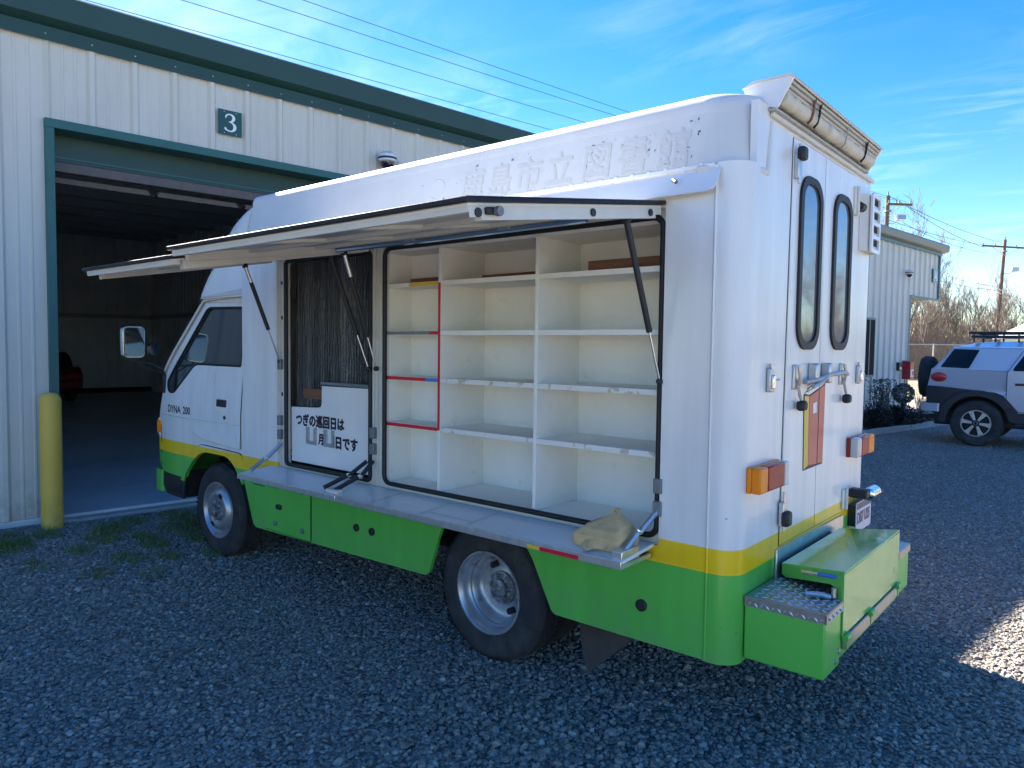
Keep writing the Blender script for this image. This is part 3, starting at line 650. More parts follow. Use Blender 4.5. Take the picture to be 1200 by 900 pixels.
def dome_camera(loc, rz, label, s=1.0):
    t_ = thing('security_camera', label, 'camera', loc, rz, 'dome security cameras on the walls')
    obj('mount', MB().tube([(-0.22 * s, 0.03 * s, 0.0), (0, 0.03 * s, 0.0)], 0.028 * s, 8), 'galvanised', t_)
    obj('housing', MB().lathe([(0.0, 0.09), (0.06, 0.085), (0.105, 0.05), (0.115, 0.0), (0.115, -0.03), (0.09, -0.04)] if s == 1 else [(0.0, 0.09 * s), (0.06 * s, 0.085 * s), (0.105 * s, 0.05 * s), (0.115 * s, 0), (0.09 * s, -0.04 * s)], 'z', (0, 0.12 * s, 0), 20), 'camera_white', t_)
    obj('ring', MB().lathe([(0.117 * s, 0.012 * s), (0.121 * s, 0.0), (0.117 * s, -0.012 * s)], 'z', (0, 0.12 * s, 0.005 * s), 20), 'black_plastic', t_)
    obj('dome', MB().lathe([(0.085 * s, -0.04 * s), (0.075 * s, -0.085 * s), (0.045 * s, -0.12 * s), (0.0, -0.132 * s)], 'z', (0, 0.12 * s, 0), 16), 'dark_glass', t_)
    return t_
dome_camera(W(-3.62, 0.0, 3.99), WALL_AZ, 'white dome security camera on the wall right of the garage door')

# bollard
bl = thing('bollard', 'yellow steel bollard standing at the left edge of the open garage door', 'bollard', (6.235, 0.49, 0))
mb = MB(); mb.lathe([(0.088, -0.05), (0.088, 1.155), (0.083, 1.185), (0.068, 1.212), (0.042, 1.228), (0.0, 1.233)], 'z', (0, 0, 0), 32)
obj('pipe', mb, 'bollard_yellow', bl, smooth=60)
obj('weld_ring', MB().lathe([(0.0885, 1.150), (0.0900, 1.156), (0.0875, 1.163)], 'z', (0, 0, 0), 32), 'bollard_yellow', bl)

# dark red convertible at the back of the bay
rc = thing('red_car', 'dark red car with black soft top parked deep inside the garage bay', 'car', W(-2.50, -16.2, 0.055), WALL_AZ + rad(4))
prof = fillet([(-2.0, 0.32), (2.0, 0.32), (2.05, 0.62), (1.2, 0.86), (0.5, 0.92), (-1.9, 0.95), (-2.08, 0.75)], 0.08)
mb = MB().prism(prof, 'y', -0.82, 0.82); mb.warp(lambda x, y, z: (x, y * (1 - 0.06 * max(0, (z - 0.5))), z))
# car's tail faces the door: length runs along local y
def yaw_swap(m): return m.warp(lambda x, y, z: (y, -x, z))
obj('body', yaw_swap(mb), 'dark_red', rc, bevel=0.03)
mb = MB().prism(fillet([(-1.75, 0.93), (0.55, 0.90), (-0.15, 1.30), (-1.1, 1.34), (-1.5, 1.22)], 0.12), 'y', -0.68, 0.68)
obj('soft_top', yaw_swap(mb), 'black_plastic', rc, bevel=0.04)
obj('chrome_trim', yaw_swap(MB().tube([(-1.85, -0.80, 1.0), (-1.98, -0.55, 0.965), (-2.0, 0, 0.955), (-1.98, 0.55, 0.965), (-1.85, 0.8, 1.0), (-1.6, 0.86, 1.08)], 0.012, 6)), 'chrome', rc)
obj('bumper', yaw_swap(MB().box(-2.13, -2.02, -0.80, 0.80, 0.38, 0.60)), 'dark_red', rc, bevel=0.03)
for s in (-1, 1):
    obj('tail_lamp', yaw_swap(MB().box(-2.085, -2.045, s * 0.58 - 0.12, s * 0.58 + 0.12, 0.66, 0.78)), 'suv_red', rc, bevel=0.01)
    for x in (-1.25, 1.25):
        wh = obj('wheel', yaw_swap(MB().lathe([(0.0, -0.09), (0.27, -0.10), (0.31, -0.07), (0.31, 0.07), (0.27, 0.10), (0.0, 0.09)], 'y', (x, s * 0.74, 0.31), 24)), 'tyre', rc)
        obj('hubcap', yaw_swap(MB().lathe([(0.19, 0), (0.15, s * 0.02), (0, s * 0.025)], 'y', (x, s * 0.845, 0.31), 16)), 'wheel_silver', wh)

# ------------------------------------------------------------------ weeds by the wall
def grass_tuft(x, y, r, n, h, label):
    rng = random.Random(int(x * 1000 + y * 77)); mb = MB()
    for i in range(n):
        a, q = rng.random() * 6.283, r * math.sqrt(rng.random()); bx, by = q * math.cos(a) * 1.5, q * math.sin(a)
        l = h * (0.4 + 0.8 * rng.random()); w = 0.0035; ta = rng.random() * 6.283; b = 0.5 * l * rng.random()
        dx, dy = math.cos(ta), math.sin(ta)
        mb.add([(bx - w * dy, by + w * dx, 0), (bx + w * dy, by - w * dx, 0), (bx + dx * b * 0.4 + w * 0.8 * dy, by + dy * b * 0.4, l * 0.6), (bx + dx * b, by + dy * b, l)], [(0, 1, 2), (0, 2, 3)])
    o = obj('grass_tuft', mb, 'grass_blade', None, smooth=0); o.location = (x, y, 0)
    return tag(o, label, 'grass', 'weeds in the gravel', 'stuff')
for (x, y, r, n) in [(6.02, 0.95, .22, 500), (5.75, 0.92, .14, 300), (6.2, 1.15, .2, 420), (5.9, 1.3, .22, 380), (5.95, .62, .11, 240), (5.75, .18, .16, 420), (5.45, .36, .13, 300), (5.35, -.25, .18, 360), (5.55, -.5, .2, 420),
                     (5.25, .1, .1, 220), (5.2, .62, .1, 160), (4.95, .15, .12, 260), (4.9, -.2, .12, 240), (4.7, .45, .12, 180), (4.55, .2, .1, 160), (4.85, -.5, .16, 240), (5.65, 1.05, .12, 160), (4.5, .75, .1, 100), (5.0, 1.0, .1, 80), (5.95, -.1, .12, 200), (5.85, -.45, .15, 260), (4.35, -.05, .1, 130), (4.15, .5, .1, 70)]:
    grass_tuft(x, y, r, int(n * 0.9), 0.06, 'short green weeds growing through the gravel')

# ------------------------------------------------------------------ the mobile library truck: x forward, y to its left, rear left corner at 0,0
T = thing('library_truck', 'white yellow and green mobile library truck with raised side hatches and empty bookshelves', 'truck', (0, 0, 0))
WD = 1.89                       # body width
ZB, ZC = 0.388, 2.447           # skirt bottom, lower edge of the roof cap
XF = 3.80                       # front end of the box body
# left side skin with the recess for the hatches and the wheel arch
outer = [(0.125, ZB), (0.905, ZB)] + fillet([(0.905, ZB), (0.93, 0.40), (1.105, 0.735), (1.69, 0.735), (1.80, 0.41), (1.83, ZB)], [0, .04, .12, .12, .04, 0])[1:-1] + [(1.83, ZB)] + \
        fillet([(1.83, ZB), (3.655, ZB - 0.03), (3.795, 0.70), (XF, 0.864), (XF, ZC), (0.125, ZC)], [0, .05, .06, 0, 0, 0])[1:]
hole = rrect(0.352, 3.345, 0.832, 2.302, 0.012, 2)
obj('side_skin', MB().plate(outer, [hole], 'y', -0.022, 0.0), 'livery', T, smooth=0)
# right side skin
outer_r = [(p[0], p[1]) for p in outer]
obj('side_skin', MB().plate(outer_r, [], 'y', -WD, -WD + 0.022), 'livery', T, smooth=0)
# rear corner posts
for s in (0, 1):
    a = arc(0.10, 0, 0.10, 90, 180, 10)
    pts = [(x, y - 0.10) for x, y in a]
    pin = [(0.10 + (p[0] - 0.10) * 0.75, -0.10 + (p[1] + 0.10) * 0.75) for p in reversed(pts)]
    poly = [(0.122, 0.0)] + pts + pin + [(0.122, -0.025)]
    if s: poly = [(p[0], -WD - p[1]) for p in poly]
    obj('corner_post', MB().prism(poly, 'z', ZB - 0.004, ZC + 0.01), 'livery', T, smooth=50)
    yy = 0.001 if not s else -WD - 0.001
    obj('seam_moulding', MB().tube([(0.124, yy, ZB), (0.124, yy, ZC)], 0.0075, 6), 'livery', T, smooth=50)
# floor, chassis and front bulkhead
obj('floor', MB().box(0.03, XF, -WD + 0.03, -0.03, 0.74, 0.83), 'chassis_black', T, smooth=0)
ch = MB(); 
for y in (-0.55, -1.34): ch.box(0.1, 5.1, y - 0.04, y + 0.04, 0.48, 0.66)
ch.box(0.15, 0.23, -1.5, -0.4, 0.45, 0.62).box(2.9, 2.98, -1.5, -0.4, 0.45, 0.62).box(1.9, 3.3, -1.25, -0.62, 0.34, 0.7)
obj('chassis', ch, 'chassis_black', T, smooth=0)
obj('axle', MB().cyl((1.396, -1.6, 0.37), (1.396, -0.3, 0.37), 0.06), 'chassis_black', T)
obj('axle', MB().cyl((4.288, -1.6, 0.37), (4.288, -0.3, 0.37), 0.05), 'chassis_black', T)
ar = MB()
ar.box(0.98, 1.82, -0.50, -0.46, 0.42, 0.75).box(0.93, 1.86, -0.5, -0.024, 0.735, 0.75)
obj('wheel_well', ar, 'chassis_black', T, smooth=0)
obj('bulkhead', MB().box(XF - 0.03, XF, -WD + 0.03, -0.03, 0.83, ZC), 'white_paint', T, smooth=0)
obj('ceiling', MB().box(0.05, XF, -WD + 0.03, -0.03, ZC - 0.11, ZC - 0.07), 'shelf_white', T, smooth=0)

# rear wall with door opening
RT = 2.655
outer = [(-0.10, ZB), (-WD + 0.10, ZB), (-WD + 0.10, RT + 0.055), (-0.10, RT + 0.055)]
hole = [(-0.470, 0.80), (-1.450, 0.80), (-1.450, RT), (-0.500, RT)]
rw = MB()
for q in ([(-0.10, ZB), (-WD + 0.10, ZB), (-WD + 0.10, 0.80), (-0.10, 0.80)], [(-0.10, RT), (-WD + 0.10, RT), (-WD + 0.10, RT + 0.055), (-0.10, RT + 0.055)], [(-0.10, 0.80), (-0.470, 0.80), (-0.500, RT), (-0.10, RT)], [(-1.450, 0.80), (-WD + 0.10, 0.80), (-WD + 0.10, RT), (-1.450, RT)]):
    rw.plate(q, [], 'x', 0.0, 0.03)
obj('rear_wall', rw, 'livery', T, smooth=0)
obj('door_gap', MB().box(0.012, 0.02, -1.455, -0.465, 0.79, RT + 0.004), 'chassis_black', T, smooth=0) if False else None
# header gutter over the doors
obj('door_gutter', MB().prism([(0.0, RT + 0.008), (-0.022, RT + 0.012), (-0.022, RT + 0.028), (0.0, RT + 0.045)], 'y', -1.80, -0.215) if False else MB().box(-0.020, 0.0, -1.79, -0.22, RT + 0.012, RT + 0.032), 'cream_paint', T, bevel=0.005)
def win(yc, z0, z1, w):
    return rrect(yc - w / 2, yc + w / 2, z0, z1, w * 0.37, 7)
for (ya, yb, yc, hy) in ((-0.479, -0.950, -0.745, -0.5), (-0.960, -1.441, -1.245, -1.44)):
    wout, wh_ = win(yc, 1.70, 2.51, 0.31), win(yc, 1.722, 2.488, 0.266)
    top_l = ya - 0.028 if ya > -0.9 else ya
    d = obj('rear_door', MB().plate([(ya, 0.806), (yb, 0.806), (yb, RT - 0.006), (top_l, RT - 0.006)], [wh_], 'x', -0.006, 0.03), 'livery', T, smooth=0, bevel=0.003)
    n_ = len(wout)
    g = MB(); g.plate(wout, [win(yc, 1.738, 2.472, 0.232)], 'x', -0.019, -0.0055)
    obj('window_gasket', g, 'black_rubber', d, bevel=0.005)
    obj('window_pane', MB().prism(win(yc, 1.725, 2.485, 0.262), 'x', -0.009, 0.004), 'rear_glass', d, smooth=0)
for p_ in ([(-0.4795, 0.81), (-0.472, 0.81), (-0.500, RT - 0.01), (-0.5075, RT - 0.01)], [(-0.9595, 0.81), (-0.9505, 0.81), (-0.9505, RT - 0.01), (-0.9595, RT - 0.01)], [(-1.4495, 0.81), (-1.4415, 0.81), (-1.4415, RT - 0.01), (-1.4495, RT - 0.01)]):
    obj('door_seam', MB().plate(p_, [], 'x', -0.001, 0.002), 'chassis_black', T, smooth=0)
# sill strip under the doors
obj('sill_strip', MB().plate([(-0.434, 0.795), (-1.44, 0.785), (-1.44, 0.715), (-0.434, 0.66)], [], 'x', -0.012, -0.001), 'aluminium', T, bevel=0.003)
# door furniture
def hinge_bolt(y, z, cap=-1, flip=1):
    h = obj('door_bolt', MB().box(-0.03, -0.006, y - 0.022, y + 0.022, z - 0.09, z + 0.02), 'steel', T, bevel=0.004)
    obj('bolt_cap', MB().box(-0.055, -0.018, y - 0.029, y + 0.029, z - 0.01 if cap > 0 else z - 0.09, z + 0.05 if cap > 0 else z - 0.02), 'black_plastic', h, bevel=0.012)
    obj('bolt_pin', MB().cyl((-0.024, y, z - 0.11), (-0.024, y, z + 0.065), 0.008, 8), 'steel', h)
hinge_bolt(-0.528, 2.555, 1); hinge_bolt(-0.47, 0.99, -1)
for (y, z) in ((-1.47, 2.515),):
    h = obj('door_hinge', MB().box(-0.016, -0.004, y - 0.04, y + 0.04, z - 0.075, z + 0.075).cyl((-0.02, y, z - 0.08), (-0.02, y, z + 0.08), 0.011, 8), 'cream_paint', T, bevel=0.003)
    obj('door_stop', MB().cyl((-0.016, y - 0.10, z - 0.02), (-0.016, y - 0.035, z - 0.02), 0.026, 10), 'black_plastic', h)
obj('door_hinge', MB().box(-0.016, -0.006, -1.46, -1.40, 0.82, 0.93).cyl((-0.02, -1.447, 0.815), (-0.02, -1.447, 0.935), 0.011, 8), 'cream_paint', T, bevel=0.003)
for (y, z, w) in ((-0.29, 1.57, 0.05), (-1.64, 1.565, 0.05)):
    h = obj('door_latch', MB().box(-0.022, -0.001, y - w / 2, y + w / 2, z - 0.055, z + 0.05), 'steel', T, bevel=0.006)
    obj('latch_keeper', MB().box(-0.034, -0.022, y - w * 0.1, y + w * 0.42, z - 0.04, z + 0.02), 'chrome', h, bevel=0.004)
    obj('latch_pin', MB().cyl((-0.026, y - 0.06, z - 0.002), (-0.026, y + 0.01, z - 0.002), 0.005, 6).cyl((-0.016, y, z + 0.04), (-0.016, y, z + 0.068), 0.012, 8), 'steel', h)
for (y, z) in ((-0.60, 1.575), (-1.31, 1.575)):
    h = obj('catch_plate', MB().box(-0.018, -0.006, y - 0.035, y + 0.035, z - 0.06, z + 0.055), 'steel', T, bevel=0.004)
    obj('catch_hook', MB().tube([(-0.03, y + 0.01, z + 0.05), (-0.035, y, z), (-0.022, y - 0.01, z - 0.05)], 0.009, 6), 'steel', h)
    obj('chain', MB().tube([(-0.026, y - 0.005, z - 0.04), (-0.03, y - 0.02, z - 0.09), (-0.035, y - 0.035, z - 0.125)], 0.005, 6).tube([(-0.026, y + 0.015, z - 0.04), (-0.03, y + 0.0, z - 0.09), (-0.035, y - 0.03, z - 0.125)], 0.004, 6), 'steel', h)
    obj('rubber_plug', MB().box(-0.055, -0.014, y - 0.062, y + 0.0, z - 0.16, z - 0.112), 'black_rubber', h, bevel=0.014)
hd = obj('door_handle', MB().tube([(-0.035, -0.66, 1.548), (-0.05, -0.80, 1.556), (-0.05, -0.95, 1.575), (-0.05, -1.20, 1.585), (-0.035, -1.335, 1.572)], 0.0115, 10), 'steel_matt', T)
for y in (-0.80, -1.00):
    obj('handle_bracket', MB().box(-0.052, -0.006, y - 0.022, y + 0.022, 1.535, 1.635), 'steel', hd, bevel=0.008)
obj('handle_lever', MB().tube([(-0.055, -0.93, 1.57), (-0.06, -0.83, 1.545), (-0.06, -0.70, 1.525)], 0.009, 8), 'steel_matt', hd)
# a plain closed book painted across the doors
def flat(name, pts, m, x, parent=T): return obj(name, MB().plate([(p[0], p[1]) for p in pts], [], 'x', x - 0.0012, x), m, parent, smooth=0)
flat('picture_outline', [(-0.733, 1.485), (-0.752, 1.115), (-1.046, 1.118), (-1.056, 1.565), (-0.96, 1.572)][::-1], 'lettering', -0.0064)
flat('picture_spine', [(-0.742, 1.478), (-0.757, 1.122), (-0.818, 1.133), (-0.806, 1.475)][::-1], 'spine_yellow', -0.0080)
flat('picture_cover', [(-0.812, 1.472), (-0.823, 1.133), (-0.949, 1.128), (-0.949, 1.50)][::-1], 'cover_red', -0.0080)
flat('picture_cover', [(-0.961, 1.503), (-0.961, 1.130), (-1.04, 1.124), (-1.05, 1.527)][::-1], 'cover_red', -0.0080)
flat('picture_pages', [(-0.742, 1.488), (-0.81, 1.482), (-0.949, 1.51), (-0.949, 1.563)][::-1], 'page_white', -0.0080)
flat('picture_pages', [(-0.961, 1.512), (-1.048, 1.534), (-1.045, 1.557), (-0.961, 1.565)][::-1], 'page_white', -0.0080)
for k in range(3):
    q = 0.012 + 0.014 * k
    flat('picture_page_line', [(-0.77, 1.484 + q), (-0.77, 1.487 + q), (-0.947, 1.515 + q), (-0.947, 1.511 + q)], 'lettering', -0.0094)
flat('picture_label', [(-0.866, 1.435), (-0.866, 1.385), (-0.92, 1.388), (-0.92, 1.442)][::-1], 'page_white', -0.0094)
# rear lamps
def lamp_cluster(y0, y1, z0, z1, order):
    c = obj('tail_lamp', MB().box(-0.022, 0.0, y0 - 0.006, y1 + 0.006, z0 - 0.006, z1 + 0.006), 'black_plastic', T, bevel=0.006)
    w = (y1 - y0); a = [0, .30, .76, 1.0]
    for k in range(3):
        obj(['amber_lens', 'red_lens', 'clear_lens'][order[k]], MB().box(-0.062, -0.02, y0 + w * a[k] + 0.002, y0 + w * a[k + 1] - 0.002, z0, z1), ['amber_lens', 'red_lens', 'clear_lens'][order[k]], c, bevel=0.008)
# seen from behind: outer end amber, then red, then clear
c = obj('tail_lamp', MB().box(-0.021, 0.0, -0.411, -0.083, 1.101, 1.211), 'amber_lens', T, bevel=0.006)
for (a, b, m) in ((-0.168, -0.084, 'amber_lens'), (-0.36, -0.171, 'red_lens'), (-0.41, -0.363, 'clear_lens')):
    obj(m, MB().box(-0.062, -0.02, a, b, 1.102, 1.21), m, c, bevel=0.008)
c = obj('tail_lamp', MB().box(-0.021, 0.0, -1.831, -1.483, 1.101, 1.211), 'red_lens', T, bevel=0.006)
for (a, b, m) in ((-1.83, -1.72, 'amber_lens'), (-1.717, -1.57, 'red_lens'), (-1.567, -1.484, 'clear_lens')):
    obj(m, MB().box(-0.062, -0.02, a, b, 1.102, 1.21), m, c, bevel=0.008)
# number plate on its bracket and its lamp
pl = obj('number_plate', MB().plate(rrect(-1.86, -1.555, 0.665, 0.835, 0.012, 3), [], 'x', -0.048, -0.044), 'plate_white', T, smooth=0)
obj('plate_bracket', MB().box(-0.042, 0.0, -1.83, -1.56, 0.70, 0.82), 'black_plastic', pl, smooth=0)
obj('plate_band', MB().box(-0.0495, -0.048, -1.85, -1.565, 0.795, 0.828), 'plate_dark', pl, smooth=0)
text('plate_numerals', 'DB7 U25', 0.088, 'plate_dark', pl, (-0.0492, -1.572, 0.715), (0, -1, 0), (0, 0, 1), 0.0006, bold=0.003, sx=0.78)
lm = obj('plate_lamp', MB().lathe([(0.03, -0.075), (0.038, -0.07), (0.038, 0.07), (0.03, 0.075)], 'y', (-0.085, -1.70, 0.880), 16), 'chrome', T)
obj('lamp_arm', MB().box(-0.10, 0.0, -1.63, -1.55, 0.865, 0.915), 'black_plastic', lm, bevel=0.01)

# roof cap over the box: cross sections along x
def cap_section(x, inset, drop=0.0, z0=ZC, lip=0.012):
    yo = lip - inset; r = 0.065; ztop = 2.765 - drop
    sl_ = (-0.041) / (ztop - r - 0.02 - z0 - 0.02)
    half = [(yo, z0), (yo - 0.004, z0 + 0.02), (yo - 0.004 + sl_ * 0.006, z0 + 0.026), (yo - 0.045 - sl_ * 0.006, ztop - r - 0.026), (yo - 0.045, ztop - r - 0.02)]
    cx = yo - 0.045 - r; 
    half += [(cx + r * math.cos(rad(a)), ztop - r + r * math.sin(rad(a))) for a in (12, 30, 50, 70, 88)]
    half += [(-0.55, ztop + 0.022), (-WD / 2, ztop + 0.03)]
    pts = half + [(-WD - p[0], p[1]) for p in reversed(half[:-1])]
    pts += [(-WD + 0.06, z0), (-0.06, z0)] if False else []
    return [(x, p[0], p[1]) for p in pts]
rr = 0.21
xs = [(0.006, rr, 0.02)] + [(0.006 + rr - rr * math.cos(rad(a)), rr - rr * math.sin(rad(a)), 0.02 * (1 - a / 90)) for a in (12, 25, 40, 55, 70, 82)] + [(rr, 0, 0), (1.0, 0, 0), (2.0, 0, 0), (3.0, 0, 0), (3.70, 0, 0)]
obj('roof_cap', MB().loft([cap_section(*a) for a in xs]), 'cap_white', T, smooth=42)
obj('cap_end_edge', MB().add([(-0.010, -0.196, ZC - 0.012), (-0.010, -0.222, ZC - 0.012), (0.004, -0.222, ZC - 0.012), (0.010, -0.190, ZC - 0.012), (-0.006, -0.232, 2.655), (-0.006, -0.250, 2.655), (0.004, -0.250, 2.655), (0.010, -0.226, 2.655)], [(3, 2, 1, 0), (4, 5, 6, 7), (0, 1, 5, 4), (1, 2, 6, 5), (2, 3, 7, 6), (3, 0, 4, 7)]), 'cap_white', T, bevel=0.003, smooth=0)
# underside return of the cap round the rear corner
mb = MB()
ring = [(rr - (rr + 0.010) * math.cos(rad(a)), -rr + (rr + 0.010) * math.sin(rad(a)) + 0.012) for a in range(0, 91, 10)]
mb.prism([(-0.010, -0.225)] + ring + [(0.21, -0.05), (0.13, -0.225)], 'z', ZC - 0.024, ZC + 0.004)
obj('cap_lip', mb, 'cap_white', T, bevel=0.009)
obj('cap_moulding', MB().box(0.13, XF - 0.1, -0.01, 0.0135, ZC - 0.010, ZC + 0.010), 'white_paint', T, bevel=0.004)
for k in range(26):
    obj('moulding_clip', MB().box(0.18 + 0.082 * k, 0.196 + 0.082 * k, 0.0, 0.0145, ZC - 0.011, ZC + 0.012), 'white_paint', T, smooth=0)
# flared rain valance below it
mb = MB(); xa, xb = 0.105, 3.4
sec = lambda x, t0: [(x, 0.006, ZC - 0.010), (x, 0.022, ZC - 0.035), (x, 0.045 * t0 + 0.01, ZC - 0.035 - 0.075 * t0), (x, 0.04 * t0 + 0.01, ZC - 0.038 - 0.075 * t0), (x, 0.014, ZC - 0.036), (x, 0.001, ZC - 0.012)]
mb.loft([sec(xa, 0.62), sec(xa + 0.012, 0.88), sec(xa + 0.035, 1.0), sec(1.2, 1), sec(xb, 1)])
obj('rain_valance', mb, 'white_paint', T, smooth=50)
obj('valance_stain', MB().add([(1.008, 0.0275, ZC - 0.036), (0.955, 0.0275, ZC - 0.036), (0.985, 0.040, ZC - 0.066)], [(0, 1, 2)]), 'amber_tape', T, smooth=0)
obj('valance_hook', MB().tube([(0.295, 0.052, 2.40), (0.275, 0.062, 2.385)], 0.009, 6), 'grey_hinge', T)
# ghost of removed lettering on the cap side
nslope = Vector((0, -0.041, 0.213)).normalized()
kw = dict(right=(-1, 0, 0), up=tuple(nslope))
gh = [('鹿', 1.60), ('島', 1.41), ('市', 1.22), ('立', 1.03), ('図', 0.82), ('書', 0.625), ('館', 0.43)]
for ch_, x in gh:
    text('ghost_letter', ch_, 0.178, 'ghost_outline', T, (x - 0.016, 0.0084 - 0.041 * (2.482 - ZC - 0.02) / 0.213 + 0.0005, 2.482), depth=0.00008, heavy=0.007, sx=0.95, **kw)
    text('ghost_letter', ch_, 0.178, 'ghost_lettering', T, (x - 0.02, 0.0084 - 0.041 * (2.482 - ZC - 0.02) / 0.213 + 0.0012, 2.482), depth=0.00008, heavy=0.003, sx=0.95, **kw)
mb = MB(); mb.tube([(1.76 + 0.055 * math.cos(rad(a)), 0.0084 - 0.041 / 0.213 * (0.055 * math.sin(rad(a)) + 0.088) - 0.0022, 2.555 + 0.055 * math.sin(rad(a))) for a in range(20, 330, 15)], 0.004, 4)
obj('ghost_emblem', mb, 'ghost_lettering', T)

rng = random.Random(19); mb = MB()
def cap_y(z): return 0.0084 - 0.041 * (z - ZC - 0.02) / 0.213
for k in range(46):
    x = rng.choice([rng.uniform(0.2, 0.75), rng.uniform(0.2, 2.3)]); z = rng.uniform(2.475, 2.66); w, h = rng.uniform(.002, .009), rng.uniform(.0015, .005); sh = rng.uniform(-.006, .006)
    mb.add([(x - w, cap_y(z - h) + 0.0015, z - h), (x + w, cap_y(z - h * .4) + 0.0015, z - h * .4 + sh), (x + w * .4, cap_y(z + h) + 0.0015, z + h), (x - w * .7, cap_y(z + h * .5) + 0.0015, z + h * .5 - sh)], [(0, 1, 2, 3)])
obj('paint_chips', mb, 'hub_grime', T, smooth=0, kind='stuff')
mb = MB()
for (u, z, w, h) in ((0.055, 0.575, 0.028, 0.006), (0.048, 0.52, 0.009, 0.004), (0.105, 1.0, 0.006, 0.003)):
    a0 = [math.radians(180 - 90 * q) for q in (u / 0.157 - w / 0.157, u / 0.157, u / 0.157 + w / 0.157)]
    pt = [(0.10 + 0.1008 * math.cos(a), -0.10 + 0.1008 * math.sin(a)) for a in a0]
    mb.add([(pt[0][0], pt[0][1], z), (pt[1][0], pt[1][1], z - h), (pt[2][0], pt[2][1], z - h * .3), (pt[1][0], pt[1][1], z + h)], [(0, 1, 2, 3)])
obj('corner_scratch', mb, 'grey_hinge', T, smooth=0, kind='stuff')

# over-cab fairing
def fair_section(x, zt, y_in):
    r = min(0.16, (zt - 2.05) * 0.45); yo = -0.028 - y_in
    half = [(yo, 2.045), (yo - 0.012, zt - r - 0.02)] + [(yo - 0.012 - r + r * math.cos(rad(a)), zt - r + r * math.sin(rad(a))) for a in (15, 35, 55, 72, 88)] + [(-0.6, zt + 0.012), (-WD / 2, zt + 0.02)]
    pts = half + [(-WD - p[0], p[1]) for p in reversed(half[:-1])]
    return [(x, p[0], p[1]) for p in pts]
fs = [(3.66, 2.755, 0.0), (3.78, 2.748, 0), (3.90, 2.715, 0), (4.02, 2.655, 0), (4.12, 2.585, 0.004), (4.22, 2.495, 0.006), (4.32, 2.385, 0.01), (4.41, 2.275, 0.012), (4.47, 2.18, 0.014), (4.515, 2.10, 0.016), (4.53, 2.07, 0.02)]
obj('cab_fairing', MB().loft([fair_section(*a) for a in fs]), 'white_paint', T, smooth=50)
obj('fairing_seam', MB().tube([(3.74, -0.045, 2.66), (3.76, -0.032, 2.56), (3.79, -0.028, 2.40)], 0.004, 4), 'cream_paint', T)

# awning housing on the rear roof edge
AY0, AY1 = -0.205, -1.600
cappoly = fillet([(-0.036, 2.695), (0.075, 2.725), (0.115, 2.80), (0.07, 2.822), (-0.094, 2.822), (-0.102, 2.808)], [0.006, .02, .02, .02, .006, .004])
aw = obj('awning_box', MB().plate(cappoly, [], 'y', AY0 - 0.012, AY0), 'white_paint', T, smooth=0)
obj('awning_end', MB().plate(cappoly, [], 'y', AY1, AY1 + 0.012), 'white_paint', aw, smooth=0)
obj('awning_hood', MB().plate([(0.115, 2.80), (0.07, 2.8235), (-0.094, 2.8235), (-0.104, 2.808), (-0.098, 2.803), (-0.088, 2.812), (0.06, 2.812)], [], 'y', AY1 - 0.003, AY0 + 0.003), 'cream_paint', aw, smooth=0)
obj('awning_back', MB().plate([(-0.088, 2.812), (-0.030, 2.700), (0.07, 2.727), (0.06, 2.812)], [], 'y', AY1 + 0.013, AY0 - 0.013).warp(lambda x, y, z: (x + 0.03, y, z)), 'awning_metal', aw, smooth=0)
mb = MB()
for k in range(3):
    mb.tube([(-0.082 + k * 0.010, AY1 + 0.014, 2.800 - k * 0.014), (-0.082 + k * 0.010, AY0 - 0.014, 2.800 - k * 0.014)], 0.0085, 6)
obj('awning_ribs', mb, 'awning_metal', aw)
rng = random.Random(5); path = []; rs = []
for k in range(60):
    y = AY0 - 0.02 + (AY1 - AY0 + 0.04) * k / 59
    path.append((-0.040 + 0.002 * rng.uniform(-1, 1), y, 2.742 + 0.003 * rng.uniform(-1, 1))); rs.append(0.033 + 0.0018 * rng.uniform(-1, 1))
obj('awning_roll', MB().tube(path, rs, 14), 'roll_fabric', aw, smooth=60)
for y, mt, s_ in ((-0.52, 'brown_wood', 0.006), (-0.60, 'chassis_black', 0.005), (-1.02, 'galvanised', 0.003), (-1.36, 'chassis_black', 0.006)):
    obj('awning_strap', MB().tube([(-0.088, y, 2.798), (-0.085, y + 0.01, 2.775), (-0.079, y - 0.004, 2.752), (-0.068, y - 0.012, 2.722), (-0.05, y - 0.02, 2.705)], s_, 6), mt, aw)
obj('awning_rail', MB().box(-0.034, 0.05, AY1 - 0.004, AY0 + 0.004, 2.687, 2.6955), 'awning_metal', aw, smooth=0)

# louvred vent pod on the right rear corner
vp = obj('side_vent', MB().prism(fillet([(-0.0015, -1.575), (-0.044, -1.625), (-0.044, -1.81), (0.02, -1.865), (0.02, -1.80), (-0.0015, -1.79)], [0, .03, .02, .01, 0, 0]), 'z', 2.262, 2.575), 'cream_paint', T, bevel=0.008, smooth=0)
obj('vent_face', MB().plate(rrect(-1.805, -1.622, 2.252, 2.588, 0.03, 4), [rrect(-1.78, -1.655, 2.276 + 0.076 * k, 2.276 + 0.076 * k + 0.056, 0.008, 2) for k in range(4)], 'x', -0.058, -0.046), 'white_paint', vp, smooth=0)
for k in range(4):
    obj('vent_louvre', MB().add([(-0.052, -1.78, 2.276 + 0.076 * k), (-0.052, -1.655, 2.276 + 0.076 * k), (-0.0455, -1.655, 2.296 + 0.076 * k), (-0.0455, -1.78, 2.296 + 0.076 * k)], [(0, 1, 2, 3)]), 'cream_paint', vp, smooth=0)
